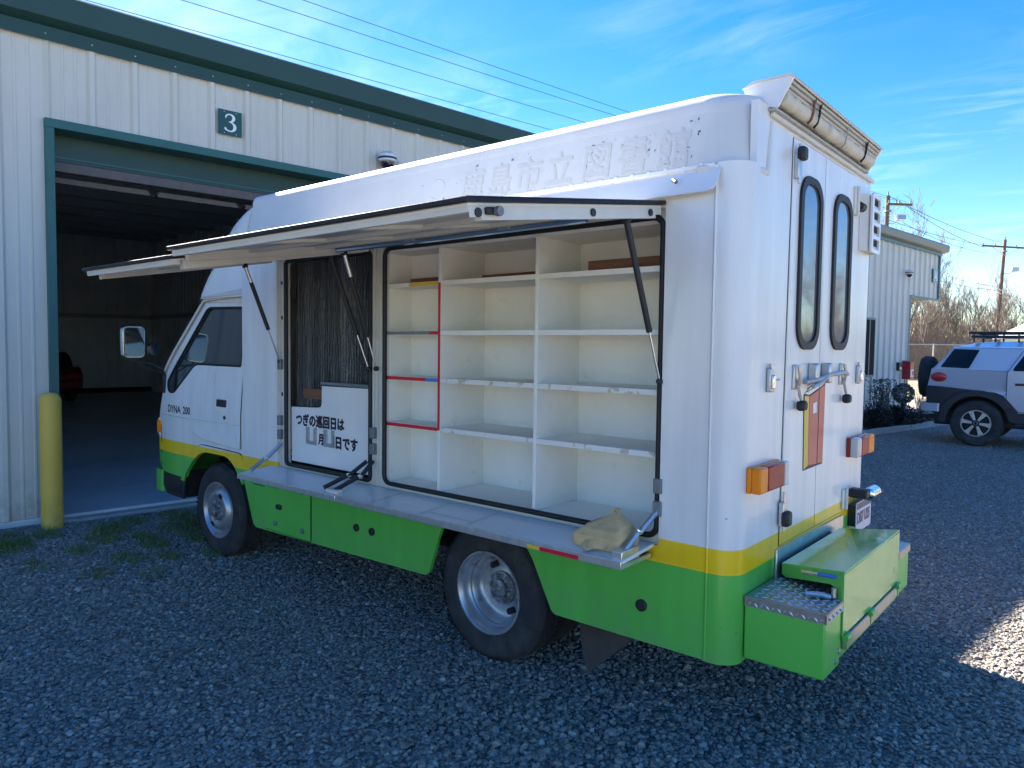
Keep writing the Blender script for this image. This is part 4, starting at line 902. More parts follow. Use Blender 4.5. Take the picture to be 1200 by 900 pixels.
obj('vent_inside', MB().box(-0.0453, -0.0447, -1.79, -1.645, 2.268, 2.578), 'chassis_black', vp, smooth=0)

# ---- recessed frame behind the hatches
YF = -0.024
bay = rrect(0.372, 2.218, 0.868, 2.268, 0.05, 5)
entry = rrect(2.350, 3.262, 0.862, 2.262, 0.03, 4)
fr = obj('opening_frame', MB().plate([(0.345, 0.825), (3.352, 0.825), (3.352, 2.31), (0.345, 2.31)], [bay, entry], 'y', YF - 0.03, YF), 'cream_paint', T, smooth=0)
for nm, rg in (('bay_gasket', bay), ('entry_gasket', entry)):
    obj(nm, MB().tube(S3(rg, YF + 0.004), 0.014, 8, closed=True), 'black_rubber', T, smooth=60)
for x in (2.275, 2.313, 3.283, 3.33, 0.36):
    if x != 0.36: obj('frame_rib', MB().box(x - 0.004, x + 0.004, YF, YF + 0.012, 0.84, 2.295), 'cream_paint', fr, smooth=0)
for z in (2.117, 1.878, 1.347):
    obj('frame_screw', MB().lathe([(0.014, 0), (0.014, 0.006), (0, 0.009)], 'y', (3.306, YF, z), 10), 'black_plastic', fr)
for (x, z) in ((2.305, 1.165), (2.305, 1.068), (3.312, 1.168), (3.312, 1.07), (0.362, 1.10), (0.362, 1.0)):
    obj('hinge_block', MB().box(x - 0.022, x + 0.018, YF, 0.012, z - 0.036, z + 0.03), 'grey_hinge', fr, bevel=0.004)
obj('strut_lock', MB().box(3.285, 3.328, YF, 0.01, 1.52, 1.59), 'grey_hinge', fr, bevel=0.004)

# ---- bookshelves in the bay
BK = -0.40
obj('shelf_back', MB().box(0.375, 2.22, BK - 0.012, BK, 0.84, 2.30), 'shelf_white', T, smooth=0)
obj('shelf_end', MB().box(2.219, 2.234, BK, -0.03, 0.84, 2.30), 'shelf_white', T, smooth=0)
obj('shelf_end', MB().box(0.355, 0.371, BK, -0.03, 0.84, 2.30), 'shelf_white', T, smooth=0)
obj('shelf_floor', MB().box(0.372, 2.218, BK, -0.028, 0.842, 0.872), 'shelf_white', T, smooth=0)
obj('shelf_top', MB().box(0.372, 2.218, BK, -0.056, 2.245, 2.30), 'shelf_white', T, smooth=0)
DV = (1.767, 1.078); TH = 0.020
bounds = [2.219, DV[0], DV[1], 0.371]
for i, x in enumerate(DV):
    obj('shelf_divider', MB().box(x - TH / 2, x + TH / 2, BK, -0.034, 0.872, 2.245), 'shelf_white', T, bevel=0.002)
for ci in range(3):
    xa, xb = bounds[ci + 1] + (TH / 2 if ci < 2 else 0), bounds[ci] - (TH / 2 if ci > 0 else 0)
    back = BK if ci else BK + 0.165
    for zi, z in enumerate((1.237, 1.514, 1.780, 2.058)):
        worn = 'shelf_edge_worn' if (ci > 0 and zi < 2) else 'shelf_white'
        sh = obj('shelf_board', MB().box(xa, xb, back, -0.040, z - 0.020, z), 'shelf_white', T, smooth=0)
        obj('shelf_edge', MB().box(xa, xb, -0.040, -0.034, z - 0.024, z + 0.001), worn, sh, smooth=0)
        if ci == 0:
            if zi in (0, 1): obj('shelf_tape', MB().box(xa, xb, -0.034, -0.0325, z - 0.021, z - 0.001), 'red_tape', sh, smooth=0)
            if zi == 1: obj('shelf_tape', MB().box(xa, xa + 0.10, -0.0325, -0.031, z - 0.021, z - 0.001), 'blue_tape', sh, smooth=0)
            if zi == 2:
                obj('shelf_tape', MB().box(xa, xb, -0.034, -0.0325, z - 0.021, z - 0.001), 'grey_tape', sh, smooth=0)
                obj('shelf_tape', MB().box(xa, xa + 0.07, -0.0325, -0.031, z - 0.019, z - 0.002), 'red_tape', sh, smooth=0)
            if zi == 3: obj('shelf_tape', MB().box(xa, xa + 0.24, -0.034, -0.0325, z - 0.022, z - 0.001), 'amber_tape', sh, smooth=0)
obj('inner_back', MB().box(1.777, 2.219, BK + 0.153, BK + 0.165, 0.872, 2.245), 'shelf_white', T, smooth=0)
obj('divider_tape', MB().box(DV[0] - 0.009, DV[0] + 0.009, -0.034, -0.0325, 1.22, 2.05), 'red_tape', T, smooth=0)
for (xa, xb, y, z0, z1) in ((0.372, 0.845, -0.14, 2.058, 2.118), (1.09, 1.60, -0.20, 2.058, 2.095), (1.80, 2.15, -0.16, 2.058, 2.098)):
    obj('shelf_rail', MB().box(xa, xb, y - 0.02, y, z0, z1), 'brown_wood', T, bevel=0.003)

# ---- entry: rippled glass screen and the sign board
obj('entry_floor', MB().box(2.36, 3.255, -0.5, -0.03, 0.84, 0.866), 'chassis_black', T, smooth=0)
sc_ = obj('glass_screen', MB().box(2.34, 3.27, -0.115, -0.105, 0.868, 2.26), 'rippled_glass', T, smooth=0)
for x in (3.20, 3.13, 2.93, 2.78):
    pass
obj('glass_bar', MB().box(2.40, 2.905, -0.075, -0.045, 1.428, 1.450), 'grey_hinge', sc_, bevel=0.004)
obj('screen_rail', MB().box(2.84, 3.16, -0.104, -0.09, 1.325, 1.395), 'brown_wood', sc_, bevel=0.002)
sb_pts = [(3.246, 0.885), (3.246, 1.262), (2.965, 1.272)] + fillet([(2.965, 1.272), (2.895, 1.278), (2.893, 1.425)], [0, .07, 0])[1:-1] + [(2.893, 1.420), (2.400, 1.425), (2.385, 1.40), (2.385, 0.885)]
sbd = obj('sign_board', MB().plate(sb_pts, [], 'y', -0.062, -0.050), 'white_paint', T, smooth=0, bevel=0.003)
RT_, UP_ = (-1, 0, 0), (0, 0, 1)
text('sign_lettering', 'つぎの巡回日は', 0.086, 'lettering', sbd, (3.190, -0.049, 1.148), RT_, UP_, 0.0006, heavy=0.0042, sx=0.90)
text('sign_lettering', '月', 0.078, 'lettering', sbd, (2.930, -0.049, 1.036), RT_, UP_, 0.0006, heavy=0.0038, sx=0.86)
text('sign_lettering', '日です', 0.088, 'lettering', sbd, (2.750, -0.049, 1.026), RT_, UP_, 0.0006, heavy=0.0042, sx=0.92)
for x in (3.055, 2.858):
    pk = obj('date_pocket', MB().box(x - 0.030, x, -0.05, -0.038, 1.022, 1.135).box(x - 0.11, x - 0.085, -0.05, -0.038, 1.022, 1.135).box(x - 0.085, x - 0.030, -0.05, -0.038, 1.022, 1.045), 'steel', sbd, smooth=0)

# ---- raised hatches
def hatch(x0, x1, zh, yo, zo, label):
    """panel hinged at y 0.02, z zh running out to y yo, z zo"""
    d = Vector((0, yo - 0.015, zo - zh)); L = d.length; d.normalize(); n_ = Vector((0, -d.z, d.y))
    def P(x, t, h): 
        p = Vector((x, 0.015, zh)) + d * t + n_ * h
        return tuple(p)
    def bx(mb, xa, xb, ta, tb, ha, hb):
        vs = [P(x, t_, h) for x in (xa, xb) for t_ in (ta, tb) for h in (ha, hb)]
        return mb.add(vs, [(0, 1, 3, 2), (4, 6, 7, 5), (0, 4, 5, 1), (2, 3, 7, 6), (0, 2, 6, 4), (1, 5, 7, 3)])
    h = obj('side_hatch', bx(MB(), x0, x1, 0.0, L, 0.0, 0.008), 'white_paint', T, smooth=0)
    f = MB(); bx(f, x0, x1, L - 0.05, L, -0.020, 0.0); bx(f, x0, x1, 0.0, 0.05, -0.03, 0.0); bx(f, x0, x0 + 0.03, 0.05, L - 0.06, -0.045, 0.0); bx(f, x1 - 0.03, x1, 0.05, L - 0.06, -0.045, 0.0)
    obj('hatch_frame', f, 'cream_paint', h, smooth=0)
    obj('hatch_underside', bx(MB(), x0 + 0.031, x1 - 0.031, 0.051, L - 0.051, -0.0045, -0.0005), 'hatch_grey', h, smooth=0)  # grey sheet makes the underside darker than the white skin
    for t_ in (0.40, 0.80):
        obj('hatch_rib', bx(MB(), x0 + 0.03, x1 - 0.03, t_ - 0.025, t_ + 0.025, -0.022, 0.0), 'cream_paint', h, smooth=0)
    for q in (0.33, 0.66):
        x = x0 + (x1 - x0) * q
        obj('hatch_rib', bx(MB(), x - 0.03, x + 0.03, 0.05, L - 0.06, -0.018, 0.0), 'cream_paint', h, smooth=0)
    # rubber lip on the top edge
    g = MB(); bx(g, x0 - 0.022, x1 + 0.006, L - 0.03, L + 0.022, 0.0085, 0.027); bx(g, x0 - 0.022, x0 + 0.03, -0.01, L - 0.03, 0.0085, 0.027); bx(g, x1 - 0.03, x1 + 0.006, 0.0, L - 0.03, 0.0085, 0.027)
    obj('hatch_seal', g, 'black_rubber', h, bevel=0.004)
    return h, P, bx, L
HA, PA, bA, LA = hatch(0.368, 2.300, 2.300, 1.21, 2.125, '')
HBt, PB, bB, LB = hatch(2.322, 3.335, 2.300, 1.21, 2.085, '')
obj('hatch_plate', bA(MB(), 0.3655, 0.370, LA - 0.16, LA - 0.005, -0.036, -0.002), 'cream_paint', HA, smooth=0)
for t_ in (LA - 0.04, 0.53, 0.10):
    p = Vector(PA(0.366, t_, -0.022)); obj('hatch_button', MB().lathe([(0.015, 0), (0.015, -0.006), (0, -0.009)], 'x', p, 10), 'black_plastic', HA)
lk = obj('hatch_lock', bA(MB(), 0.350, 0.366, LA - 0.13, LA - 0.07, -0.030, -0.006), 'black_plastic', HA, bevel=0.005)
obj('lock_knob', MB().cyl(PA(0.335, LA - 0.115, -0.02), PA(0.352, LA - 0.115, -0.02), 0.016, 10), 'grey_hinge', lk)
obj('roof_clip', bB(MB(), 2.75, 3.12, LB - 0.24, LB - 0.12, 0.021, 0.035), 'white_paint', HBt, bevel=0.006)
obj('interior_tube_light', MB().tube([PA(0.55, 0.30, -0.03), PA(1.4, 0.30, -0.035), PA(2.25, 0.30, -0.03)], 0.014, 8), 'chrome', HA)
# gas struts
def strut(a, b, split=0.68, silver=0.0):
    """a on the hatch, b on the body frame"""
    a, b = Vector(a), Vector(b); d = b - a
    s_ = obj('gas_strut', MB().cyl(a + d * silver, a + d * split, 0.0135, 10), 'black_plastic', T, smooth=50)
    obj('strut_rod', MB().cyl(a + d * split, b, 0.0055, 8), 'chrome', s_, smooth=50)
    if silver > 0: obj('strut_sleeve', MB().cyl(a, a + d * silver, 0.012, 10), 'aluminium', s_, smooth=50)
    obj('strut_ball', MB().lathe([(0, -0.016), (0.012, -0.012), (0.016, 0), (0.012, 0.012), (0, 0.016)], 'y', tuple(b), 10), 'black_plastic', s_)
    obj('strut_bracket', MB().lathe([(0, -0.02), (0.018, -0.012), (0.018, 0.012), (0, 0.02)], 'y', tuple(a), 10), 'black_plastic', s_)
strut(PA(0.392, 0.25, -0.045), (0.362, 0.004, 1.554))
strut(PA(2.285, 0.22, -0.045), (2.272, 0.0, 1.555), 0.72, 0.2)
strut(PB(2.42, 0.22, -0.035), (2.345, 0.0, 1.552), 0.70)
strut(PB(3.315, 0.25, -0.045), (3.306, 0.0, 1.575), 0.66, 0.17)

# ---- folded down shelves along the sill
def drop_shelf(x0, x1):
    s_ = obj('drop_shelf', MB().add([(x0, 0.003, 0.842), (x1, 0.003, 0.842), (x1, 0.268, 0.818), (x0, 0.268, 0.818), (x0, 0.003, 0.826), (x1, 0.003, 0.826), (x1, 0.268, 0.802), (x0, 0.268, 0.802)],
        [(0, 1, 2, 3), (7, 6, 5, 4), (0, 3, 7, 4), (1, 5, 6, 2), (0, 4, 5, 1), (3, 2, 6, 7)]), 'white_paint', T, bevel=0.003, smooth=0)
    obj('shelf_lip', MB().box(x0, x1, 0.262, 0.276, 0.782, 0.8195), 'aluminium', s_, bevel=0.003)
    obj('shelf_lip', MB().box(x0 + 0.002, x0 + 0.014, 0.02, 0.262, 0.784, 0.802), 'aluminium', s_, smooth=0)
    return s_
d1 = drop_shelf(0.372, 2.292); d2 = drop_shelf(2.306, 3.395)
obj('shelf_gasket', MB().box(0.376, 2.2, 0.012, 0.03, 0.780, 0.8), 'black_rubber', d1, smooth=0)
for (xa, xb, m) in ((0.80, 0.868, 'amber_tape'), (0.585, 0.795, 'red_tape')):
    obj('edge_reflector', MB().box(xa, xb, 0.276, 0.2775, 0.785, 0.803), m, d1, smooth=0)
# strip seams on the shelf
for x in (1.62, 1.28, 2.02):
    obj('shelf_patch', MB().add([(x, 0.02, 0.8412), (x - 0.03, 0.02, 0.8412), (x - 0.03, 0.255, 0.8200), (x, 0.255, 0.8200)], [(0, 1, 2, 3)]), 'cream_paint', d1, smooth=0)
obj('shelf_patch', MB().add([(1.62, 0.20, 0.8250), (1.28, 0.20, 0.8250), (1.28, 0.215, 0.8237), (1.62, 0.215, 0.8237)], [(0, 1, 2, 3)]), 'cream_paint', d1, smooth=0)
def stay(a, m, b, mt):
    s_ = obj('folding_stay', MB().tube([a, m], 0.013, 6), mt, T)
    obj('stay_arm', MB().tube([Vector(m) + Vector((0.004, 0.012, 0)), b], 0.014, 6), mt, s_)
    obj('stay_rivet', MB().lathe([(0.014, -0.004), (0.014, 0.02), (0, 0.024)], 'y', m, 8), 'chrome', s_)
stay((3.302, -0.005, 1.005), (3.33, 0.09, 0.905), (3.35, 0.20, 0.835), 'steel')
stay((2.352, 0.005, 0.985), (2.40, 0.10, 0.905), (2.47, 0.235, 0.838), 'black_plastic')
stay((2.292, 0.005, 0.992), (2.29, 0.10, 0.91), (2.36, 0.235, 0.838), 'black_plastic')
stay((0.362, 0.0, 0.985), (0.385, 0.10, 0.91), (0.40, 0.215, 0.84), 'steel')
obj('stay_pivot', MB().box(2.31, 2.42, 0.205, 0.262, 0.819, 0.845), 'cream_paint', d2, bevel=0.008)
obj('stay_pivot', MB().box(0.376, 0.43, 0.12, 0.262, 0.803, 0.855), 'aluminium', d1, bevel=0.004)

# ---- skirt lockers, buttons and mud flap
def locker(x0, x1, z0, z1):
    l_ = obj('locker_door', MB().plate(rrect(x0, x1, z0, z1, 0.006, 2), [], 'y', 0.0025, 0.006), 'green_paint', T, bevel=0.001, smooth=0)
    obj('locker_gap', MB().plate(rrect(x0 - 0.005, x1 + 0.005, z0 - 0.005, z1 + 0.005, 0.008, 2), [], 'y', 0.0003, 0.0022), 'chassis_black', l_, smooth=0)
    return l_
lk = locker(2.945, 3.50, ZB - 0.01, 0.690)
for x in (3.40, 3.08): obj('locker_hinge', MB().cyl((x - 0.04, 0.010, 0.689), (x + 0.04, 0.010, 0.689), 0.008, 8).box(x - 0.035, x + 0.035, 0.006, 0.009, 0.65, 0.69), 'green_paint', lk, smooth=50)
obj('locker_knob', MB().box(3.28, 3.335, 0.006, 0.026, 0.54, 0.575), 'black_plastic', lk, bevel=0.008)
for x in (3.36, 3.03): obj('locker_screw', MB().lathe([(0.020, 0), (0.020, 0.008), (0.008, 0.012), (0, 0.012)], 'y', (x, 0.006, 0.435), 12), 'grey_hinge', lk)
obj('skirt_slot', MB().box(3.50, 3.66, 0.0005, 0.002, 0.672, 0.678), 'chassis_black', T, smooth=0)
obj('skirt_slot', MB().box(2.935, 2.941, 0.0005, 0.0024, ZB, 0.76), 'chassis_black', T, smooth=0)
for x, z, r in ((2.455, 0.556, 0.024), (2.305, 0.556, 0.024), (0.428, 0.552, 0.027)):
    obj('skirt_button', MB().lathe([(r, 0), (r, 0.010), (r * 0.8, 0.014), (r * 0.75, 0.010), (0, 0.010)], 'y', (x, 0.0, z), 14), 'black_plastic', T)
mf = MB(); secs = []
for z, c_ in ((0.44, 0.0), (0.30, 0.01), (0.20, 0.03), (0.13, 0.055)):
    secs.append([(0.80 - c_, -0.05, z), (0.792 - c_ * 1.2, -0.42, z + (0.05 if z < 0.15 else 0)), (0.787 - c_ * 1.2, -0.42, z + (0.05 if z < 0.15 else 0)), (0.795 - c_, -0.05, z)])
obj('mud_flap', mf.loft(secs), 'flap_rubber', T, smooth=50)

# ---- wheels
def wheel(x, y_out, deep, side=1):
    """side 1: outer face towards +y"""
    R, w = 0.372, 0.195
    def sg(h): return y_out + side * h
    w_ = obj('wheel', MB().lathe([(0.222, -0.008), (0.232, 0.0), (0.25, 0.003), (0.30, 0.006), (0.335, -0.002), (0.355, -0.014), (0.366, -0.024), (0.372, -0.034)] + [(0.372, -0.06), (0.364, -0.062), (0.364, -0.070), (0.372, -0.072), (0.372, -0.095), (0.364, -0.097), (0.364, -0.105), (0.372, -0.107), (0.372, -0.130), (0.364, -0.132), (0.364, -0.140), (0.372, -0.142)] + [(0.372, -0.165), (0.362, -0.18), (0.33, -0.197), (0.25, -0.2), (0.222, -0.19)] if side == 1 else [(0.222, 0.008), (0.25, -0.003), (0.33, 0.002), (0.366, 0.024), (0.372, 0.04), (0.372, 0.16), (0.33, 0.197), (0.222, 0.19)], 'y', (x, y_out, R), 56, closed=True), 'tyre', T, smooth=30)
    return w_
def tread_blocks(x, y_out, R=0.372):
    mb = MB()
    for k in range(72):
        a = 2 * math.pi * k / 72
        for (h0, h1) in ((-0.004, -0.03), (-0.168, -0.192)):
            r0, r1 = (0.352, 0.3735) if h0 > -0.1 else (0.36, 0.3735)
            ca, sa = math.cos(a), math.sin(a); cb, sb = math.cos(a + 0.05), math.sin(a + 0.05)
            mb.add([(x + r0 * ca, y_out + h0 * 0.6, R + r0 * sa), (x + r0 * cb, y_out + h0 * 0.6, R + r0 * sb), (x + r1 * cb, y_out + h1, R + r1 * sb), (x + r1 * ca, y_out + h1, R + r1 * sa), (x + 0.34 * ca, y_out + h1, R + 0.34 * sa), (x + 0.34 * cb, y_out + h1, R + 0.34 * sb)], [(0, 1, 2, 3), (3, 2, 5, 4)])
    return mb
# rear left: deep dished outer wheel with its twin
for (x, y) in ((1.396, -0.05), (4.288, -0.06)):
    w1 = wheel(x, y, True)
    obj('tread', tread_blocks(x, y), 'tyre', w1, smooth=0, kind='stuff')
    if x < 2:
        prof = [(0.226, -0.002), (0.224, 0.006), (0.216, 0.006), (0.206, -0.004), (0.198, -0.03), (0.196, -0.05), (0.186, -0.06), (0.186, -0.075), (0.18, -0.082), (0.172, -0.11), (0.165, -0.128), (0.155, -0.134), (0.10, -0.130), (0.092, -0.128)]
        rim = obj('rim', MB().lathe(prof + [(0.0, -0.128)], 'y', (x, y, 0.372), 48, caps=False), 'wheel_silver', w1, smooth=40)
        hub = obj('hub', MB().lathe([(0.092, -0.128), (0.09, -0.112), (0.052, -0.108), (0.05, -0.088), (0.036, -0.082), (0.0, -0.080)], 'y', (x, y, 0.372), 24), 'hub_grime', w1, smooth=40)
        for k in range(6):
            a = rad(60 * k + 12)
            obj('wheel_nut', MB().cyl((x + 0.072 * math.cos(a), y - 0.112, 0.372 + 0.072 * math.sin(a)), (x + 0.072 * math.cos(a), y - 0.088, 0.372 + 0.072 * math.sin(a)), 0.012, 6), 'steel', w1, smooth=0)
        for a in (118, 298):
            p = MB(); c0 = (x - 0.132 * math.cos(rad(a)), 0.372 + 0.132 * math.sin(rad(a)))
            p.tube([(c0[0] - 0.024 * math.sin(rad(a)), y - 0.1295, c0[1] - 0.024 * math.cos(rad(a))), (c0[0] + 0.024 * math.sin(rad(a)), y - 0.1295, c0[1] + 0.024 * math.cos(rad(a)))], 0.018, 10)
            obj('rim_slot', p, 'chassis_black', w1, smooth=60)
        wheel(x, y - 0.235, True)
    else:
        prof = [(0.226, -0.002), (0.224, 0.006), (0.216, 0.006), (0.206, -0.006), (0.20, -0.03), (0.188, -0.04), (0.172, -0.02), (0.155, 0.004), (0.14, 0.012), (0.11, 0.012), (0.095, 0.0)]
        rim = obj('rim', MB().lathe(prof + [(0.0, 0.0)], 'y', (x, y, 0.372), 48, caps=False), 'wheel_silver', w1, smooth=40)
        obj('hub', MB().lathe([(0.082, 0.0), (0.078, 0.014), (0.046, 0.018), (0.044, 0.045), (0.034, 0.055), (0.0, 0.056)], 'y', (x, y, 0.372), 24), 'hub_grime', w1, smooth=40)
        for k in range(6):
            a = rad(60 * k + 22)
            obj('wheel_nut', MB().cyl((x + 0.066 * math.cos(a), y + 0.004, 0.372 + 0.066 * math.sin(a)), (x + 0.066 * math.cos(a), y + 0.034, 0.372 + 0.066 * math.sin(a)), 0.011, 6), 'steel', w1, smooth=0)
        for a in (62, 242):
            p = MB(); c0 = (x - 0.130 * math.cos(rad(a)), 0.372 + 0.130 * math.sin(rad(a)))
            p.tube([(c0[0] - 0.022 * math.sin(rad(a)), y + 0.002, c0[1] - 0.022 * math.cos(rad(a))), (c0[0] + 0.022 * math.sin(rad(a)), y + 0.002, c0[1] + 0.022 * math.cos(rad(a)))], 0.019, 10)
            obj('rim_slot', p, 'chassis_black', w1, smooth=60)
for (x, y) in ((1.396, -WD + 0.05), (1.396, -WD + 0.285), (4.288, -WD + 0.06)):
    w1 = wheel(x, y, False, -1)
    obj('rim', MB().lathe([(0.226, 0.0), (0.2, 0.05), (0.16, 0.11), (0.0, 0.11)], 'y', (x, y, 0.372), 24), 'wheel_silver', w1)

# ---- cab
def cabw(x, y, z, sgn=1):
    """tumblehome of the cab side and the taper to the nose"""
    t_ = max(0.0, z - 1.15) * 0.075 + max(0.0, x - 4.9) ** 2 * 0.25
    return t_
def sliced(mb):
    me = bpy.data.meshes.new('slice'); me.from_pydata(mb.v, [], mb.f); bm = bmesh.new(); bm.from_mesh(me); bpy.data.meshes.remove(me)
    xs_ = [v[0] for v in mb.v]; zs_ = [v[2] for v in mb.v]
    for x in (4.95, 5.03, 5.11, 5.19, 5.26):
        if min(xs_) < x < max(xs_): bmesh.ops.bisect_plane(bm, geom=bm.verts[:] + bm.edges[:] + bm.faces[:], plane_co=(x, 0, 0), plane_no=(1, 0, 0), dist=1e-6)
    for z in (1.15,):
        if min(zs_) < z < max(zs_): bmesh.ops.bisect_plane(bm, geom=bm.verts[:] + bm.edges[:] + bm.faces[:], plane_co=(0, 0, z), plane_no=(0, 0, 1), dist=1e-6)
    bm.verts.index_update(); mb.v = [tuple(v.co) for v in bm.verts]; mb.f = [tuple(v.index for v in f.verts) for f in bm.faces]; bm.free()
    return mb
def cab_left(mb): return sliced(mb).warp(lambda x, y, z: (x, y - cabw(x, y, z), z))
def cab_right(mb): return sliced(mb).warp(lambda x, y, z: (x, -WD - (y - cabw(x, y, z)), z))
Y0 = -0.022
archpts = [(3.81, 0.63), (3.83, 0.66)] + fillet([(3.83, 0.66), (4.00, 0.835), (4.49, 0.835), (4.72, 0.62), (4.745, 0.56)], [0, .14, .16, .05, 0])[1:-1]
side = [(3.805, 2.05), (3.805, 0.63)] + archpts[1:] + [(4.76, 0.575), (5.20, 0.585), (5.285, 0.64), (5.305, 0.75), (5.305, 0.865), (5.272, 1.08), (5.215, 1.245), (5.175, 1.42), (4.50, 2.055)]
doorp = [(3.865, 2.00), (3.865, 0.905), (3.895, 0.90)] + [(4.40, 0.925), (4.52, 0.95), (4.66, 1.075), (5.20, 1.085), (5.175, 1.235), (5.145, 1.40), (4.475, 2.015)]
winp = fillet([(3.885, 1.965), (3.895, 1.525), (4.60, 1.525), (4.94, 1.275), (5.055, 1.28), (5.085, 1.36), (4.45, 1.975)], [.015, .015, .06, .04, .04, .04, .05])
body = MB()
def seg_plate(poly, holes, a, b):
    return MB().plate(poly, holes, 'y', a, b)
cb = obj('cab_side', cab_left(seg_plate(side, [winp], Y0 - 0.02, Y0)), 'livery', T, smooth=0)
obj('cab_side', cab_right(seg_plate(side, [winp], Y0 - 0.02, Y0)), 'livery', T, smooth=0)
dr = obj('cab_door', cab_left(seg_plate(doorp, [winp], Y0 + 0.002, Y0 + 0.008)), 'livery', T, smooth=0)
obj('door_gap', cab_left(MB().tube([(p[0], Y0 + 0.002, p[1]) for p in doorp], 0.004, 4, closed=True)), 'chassis_black', dr)
obj('door_crease', cab_left(MB().tube([(3.87, Y0 + 0.008, 1.083), (4.2, Y0 + 0.008, 1.082), (4.66, Y0 + 0.008, 1.079)], 0.006, 4)), 'white_paint', dr)
pz = obj('door_window', cab_left(MB().plate(winp, [], 'y', Y0 - 0.014, Y0 - 0.009)), 'cab_glass', dr, smooth=0)
obj('window_seal', cab_left(MB().tube(S3(winp, Y0 + 0.004), 0.010, 6, closed=True)), 'black_rubber', dr)
obj('window_post', cab_left(MB().box(4.945, 4.972, Y0 - 0.008, Y0 + 0.004, 1.28, 1.49)), 'black_rubber', dr, smooth=0)
obj('quarter_panel', cab_left(MB().plate([(4.975, 1.285), (5.05, 1.285), (5.08, 1.36), (4.975, 1.465)], [], 'y', Y0 - 0.008, Y0 + 0.002)), 'black_plastic', dr, smooth=0)
obj('handle_recess', cab_left(MB().plate(rrect(4.045, 4.235, 1.175, 1.275, 0.02, 3), [], 'y', Y0 + 0.008, Y0 + 0.011)), 'white_paint', dr, bevel=0.002)
obj('door_handle', cab_left(MB().box(4.065, 4.205, Y0 + 0.011, Y0 + 0.022, 1.205, 1.262)), 'black_plastic', dr, bevel=0.008)
obj('door_lock', cab_left(MB().lathe([(0.016, 0), (0.014, 0.006), (0, 0.007)], 'y', (4.09, Y0 + 0.008, 1.125), 10)), 'black_plastic', dr)
obj('fuel_mark', cab_left(MB().tube([(4.28 + 0.026 * math.cos(rad(a)), Y0 + 0.009, 1.425 + 0.038 * math.sin(rad(a))) for a in range(0, 360, 20)], 0.003, 4, closed=True)), 'ghost_lettering', dr)
def badge(body_, x):
    o1 = text('model_lettering', body_, 0.086, 'lettering', dr, (x, Y0 + 0.0086, 1.110), (-1, 0, 0), (0, 0, 1), 0.0002, heavy=0.002, sx=0.98)
    for v in o1.data.vertices: v.co.y -= cabw(v.co.x, 0, v.co.z)
badge('DYNA', 5.04); badge('200', 4.765)
# bulge above the arch, yellow arch lip
obj('arch_bulge', cab_left(MB().plate([(3.87, 0.90), (4.40, 0.925), (4.53, 0.955), (4.60, 1.015), (3.87, 1.0)], [], 'y', Y0 + 0.008, Y0 + 0.02)), 'white_paint', T, bevel=0.011, seg=3)
arc_in = [(3.83, 0.64)] + fillet([(3.83, 0.64), (4.00, 0.83), (4.49, 0.83), (4.72, 0.62), (4.75, 0.55)], [0, .14, .16, .05, 0], 6)[1:-1] + [(4.75, 0.55)]
arc_out = [(3.80, 0.80)] + fillet([(3.80, 0.80), (3.86, 0.87), (4.56, 0.885), (4.78, 0.63), (4.80, 0.555)], [0, .03, .16, .05, 0], 6)[1:-1] + [(4.80, 0.555)]
arch_poly = arc_in + arc_out[::-1]
obj('arch_lip', cab_left(MB().plate(arch_poly, [], 'y', Y0, Y0 + 0.014)), 'livery', T, bevel=0.004)
obj('arch_gap', cab_left(MB().tube([(p[0], Y0 + 0.004, p[1]) for p in arc_out[3:]], 0.005, 4)), 'chassis_black', T)
for z in (0.80, 0.70):
    obj('nose_crease', cab_left(MB().box(4.84, 5.24, Y0, Y0 + 0.004, z - 0.035, z + 0.03)), 'livery', T, bevel=0.003)
obj('nose_gap', cab_left(MB().box(5.225, 5.233, Y0, Y0 + 0.003, 0.60, 0.98)), 'chassis_black', T, smooth=0)
# front face, roof, windscreen
def front(poly, m, nm):
    mb = MB(); secs = []
    for k in range(13):
        y = Y0 - 0.004 + (-WD + 0.052 - 0.0) * k / 12
        secs.append([(p[0] + 0.03 * math.sin(math.pi * k / 12), 0, p[1]) for p in poly])
        e = cabw(poly[0][0], 0, poly[0][1])
        secs[-1] = [(q[0], (Y0 - cabw(p[0], 0, p[1])) + (-WD - 2 * (Y0 - cabw(p[0], 0, p[1]))) * k / 12, q[2]) for q, p in zip(secs[-1], poly)]
    mb.loft(secs, closed=False, cap=False)
    return obj(nm, mb, m, T, smooth=60)
front([(5.20, 0.585), (5.285, 0.64), (5.305, 0.75), (5.305, 0.865), (5.272, 1.08), (5.215, 1.245), (5.175, 1.42)], 'livery', 'nose_panel')
front([(5.172, 1.42), (4.52, 2.035)], 'cab_glass', 'windscreen')
front([(4.52, 2.035), (4.48, 2.058), (3.80, 2.062)], 'white_paint', 'cab_roof')
obj('cab_floor', MB().box(3.82, 5.2, -1.80, -0.09, 0.86, 0.9), 'chassis_black', T, smooth=0)
obj('seat_back', MB().box(3.9, 4.02, -0.75, -0.25, 0.9, 1.55), 'black_plastic', T, bevel=0.04)
obj('cab_back', MB().box(3.81, 3.83, -1.80, -0.09, 0.86, 2.0), 'chassis_black', T, smooth=0)
obj('steering_wheel', MB().tube([(4.75 + 0.09 * math.sin(rad(a)), -0.48 + 0.2 * math.cos(rad(a)), 1.3 + 0.17 * math.sin(rad(a))) for a in range(0, 360, 20)], 0.014, 6, closed=True), 'black_plastic', T)
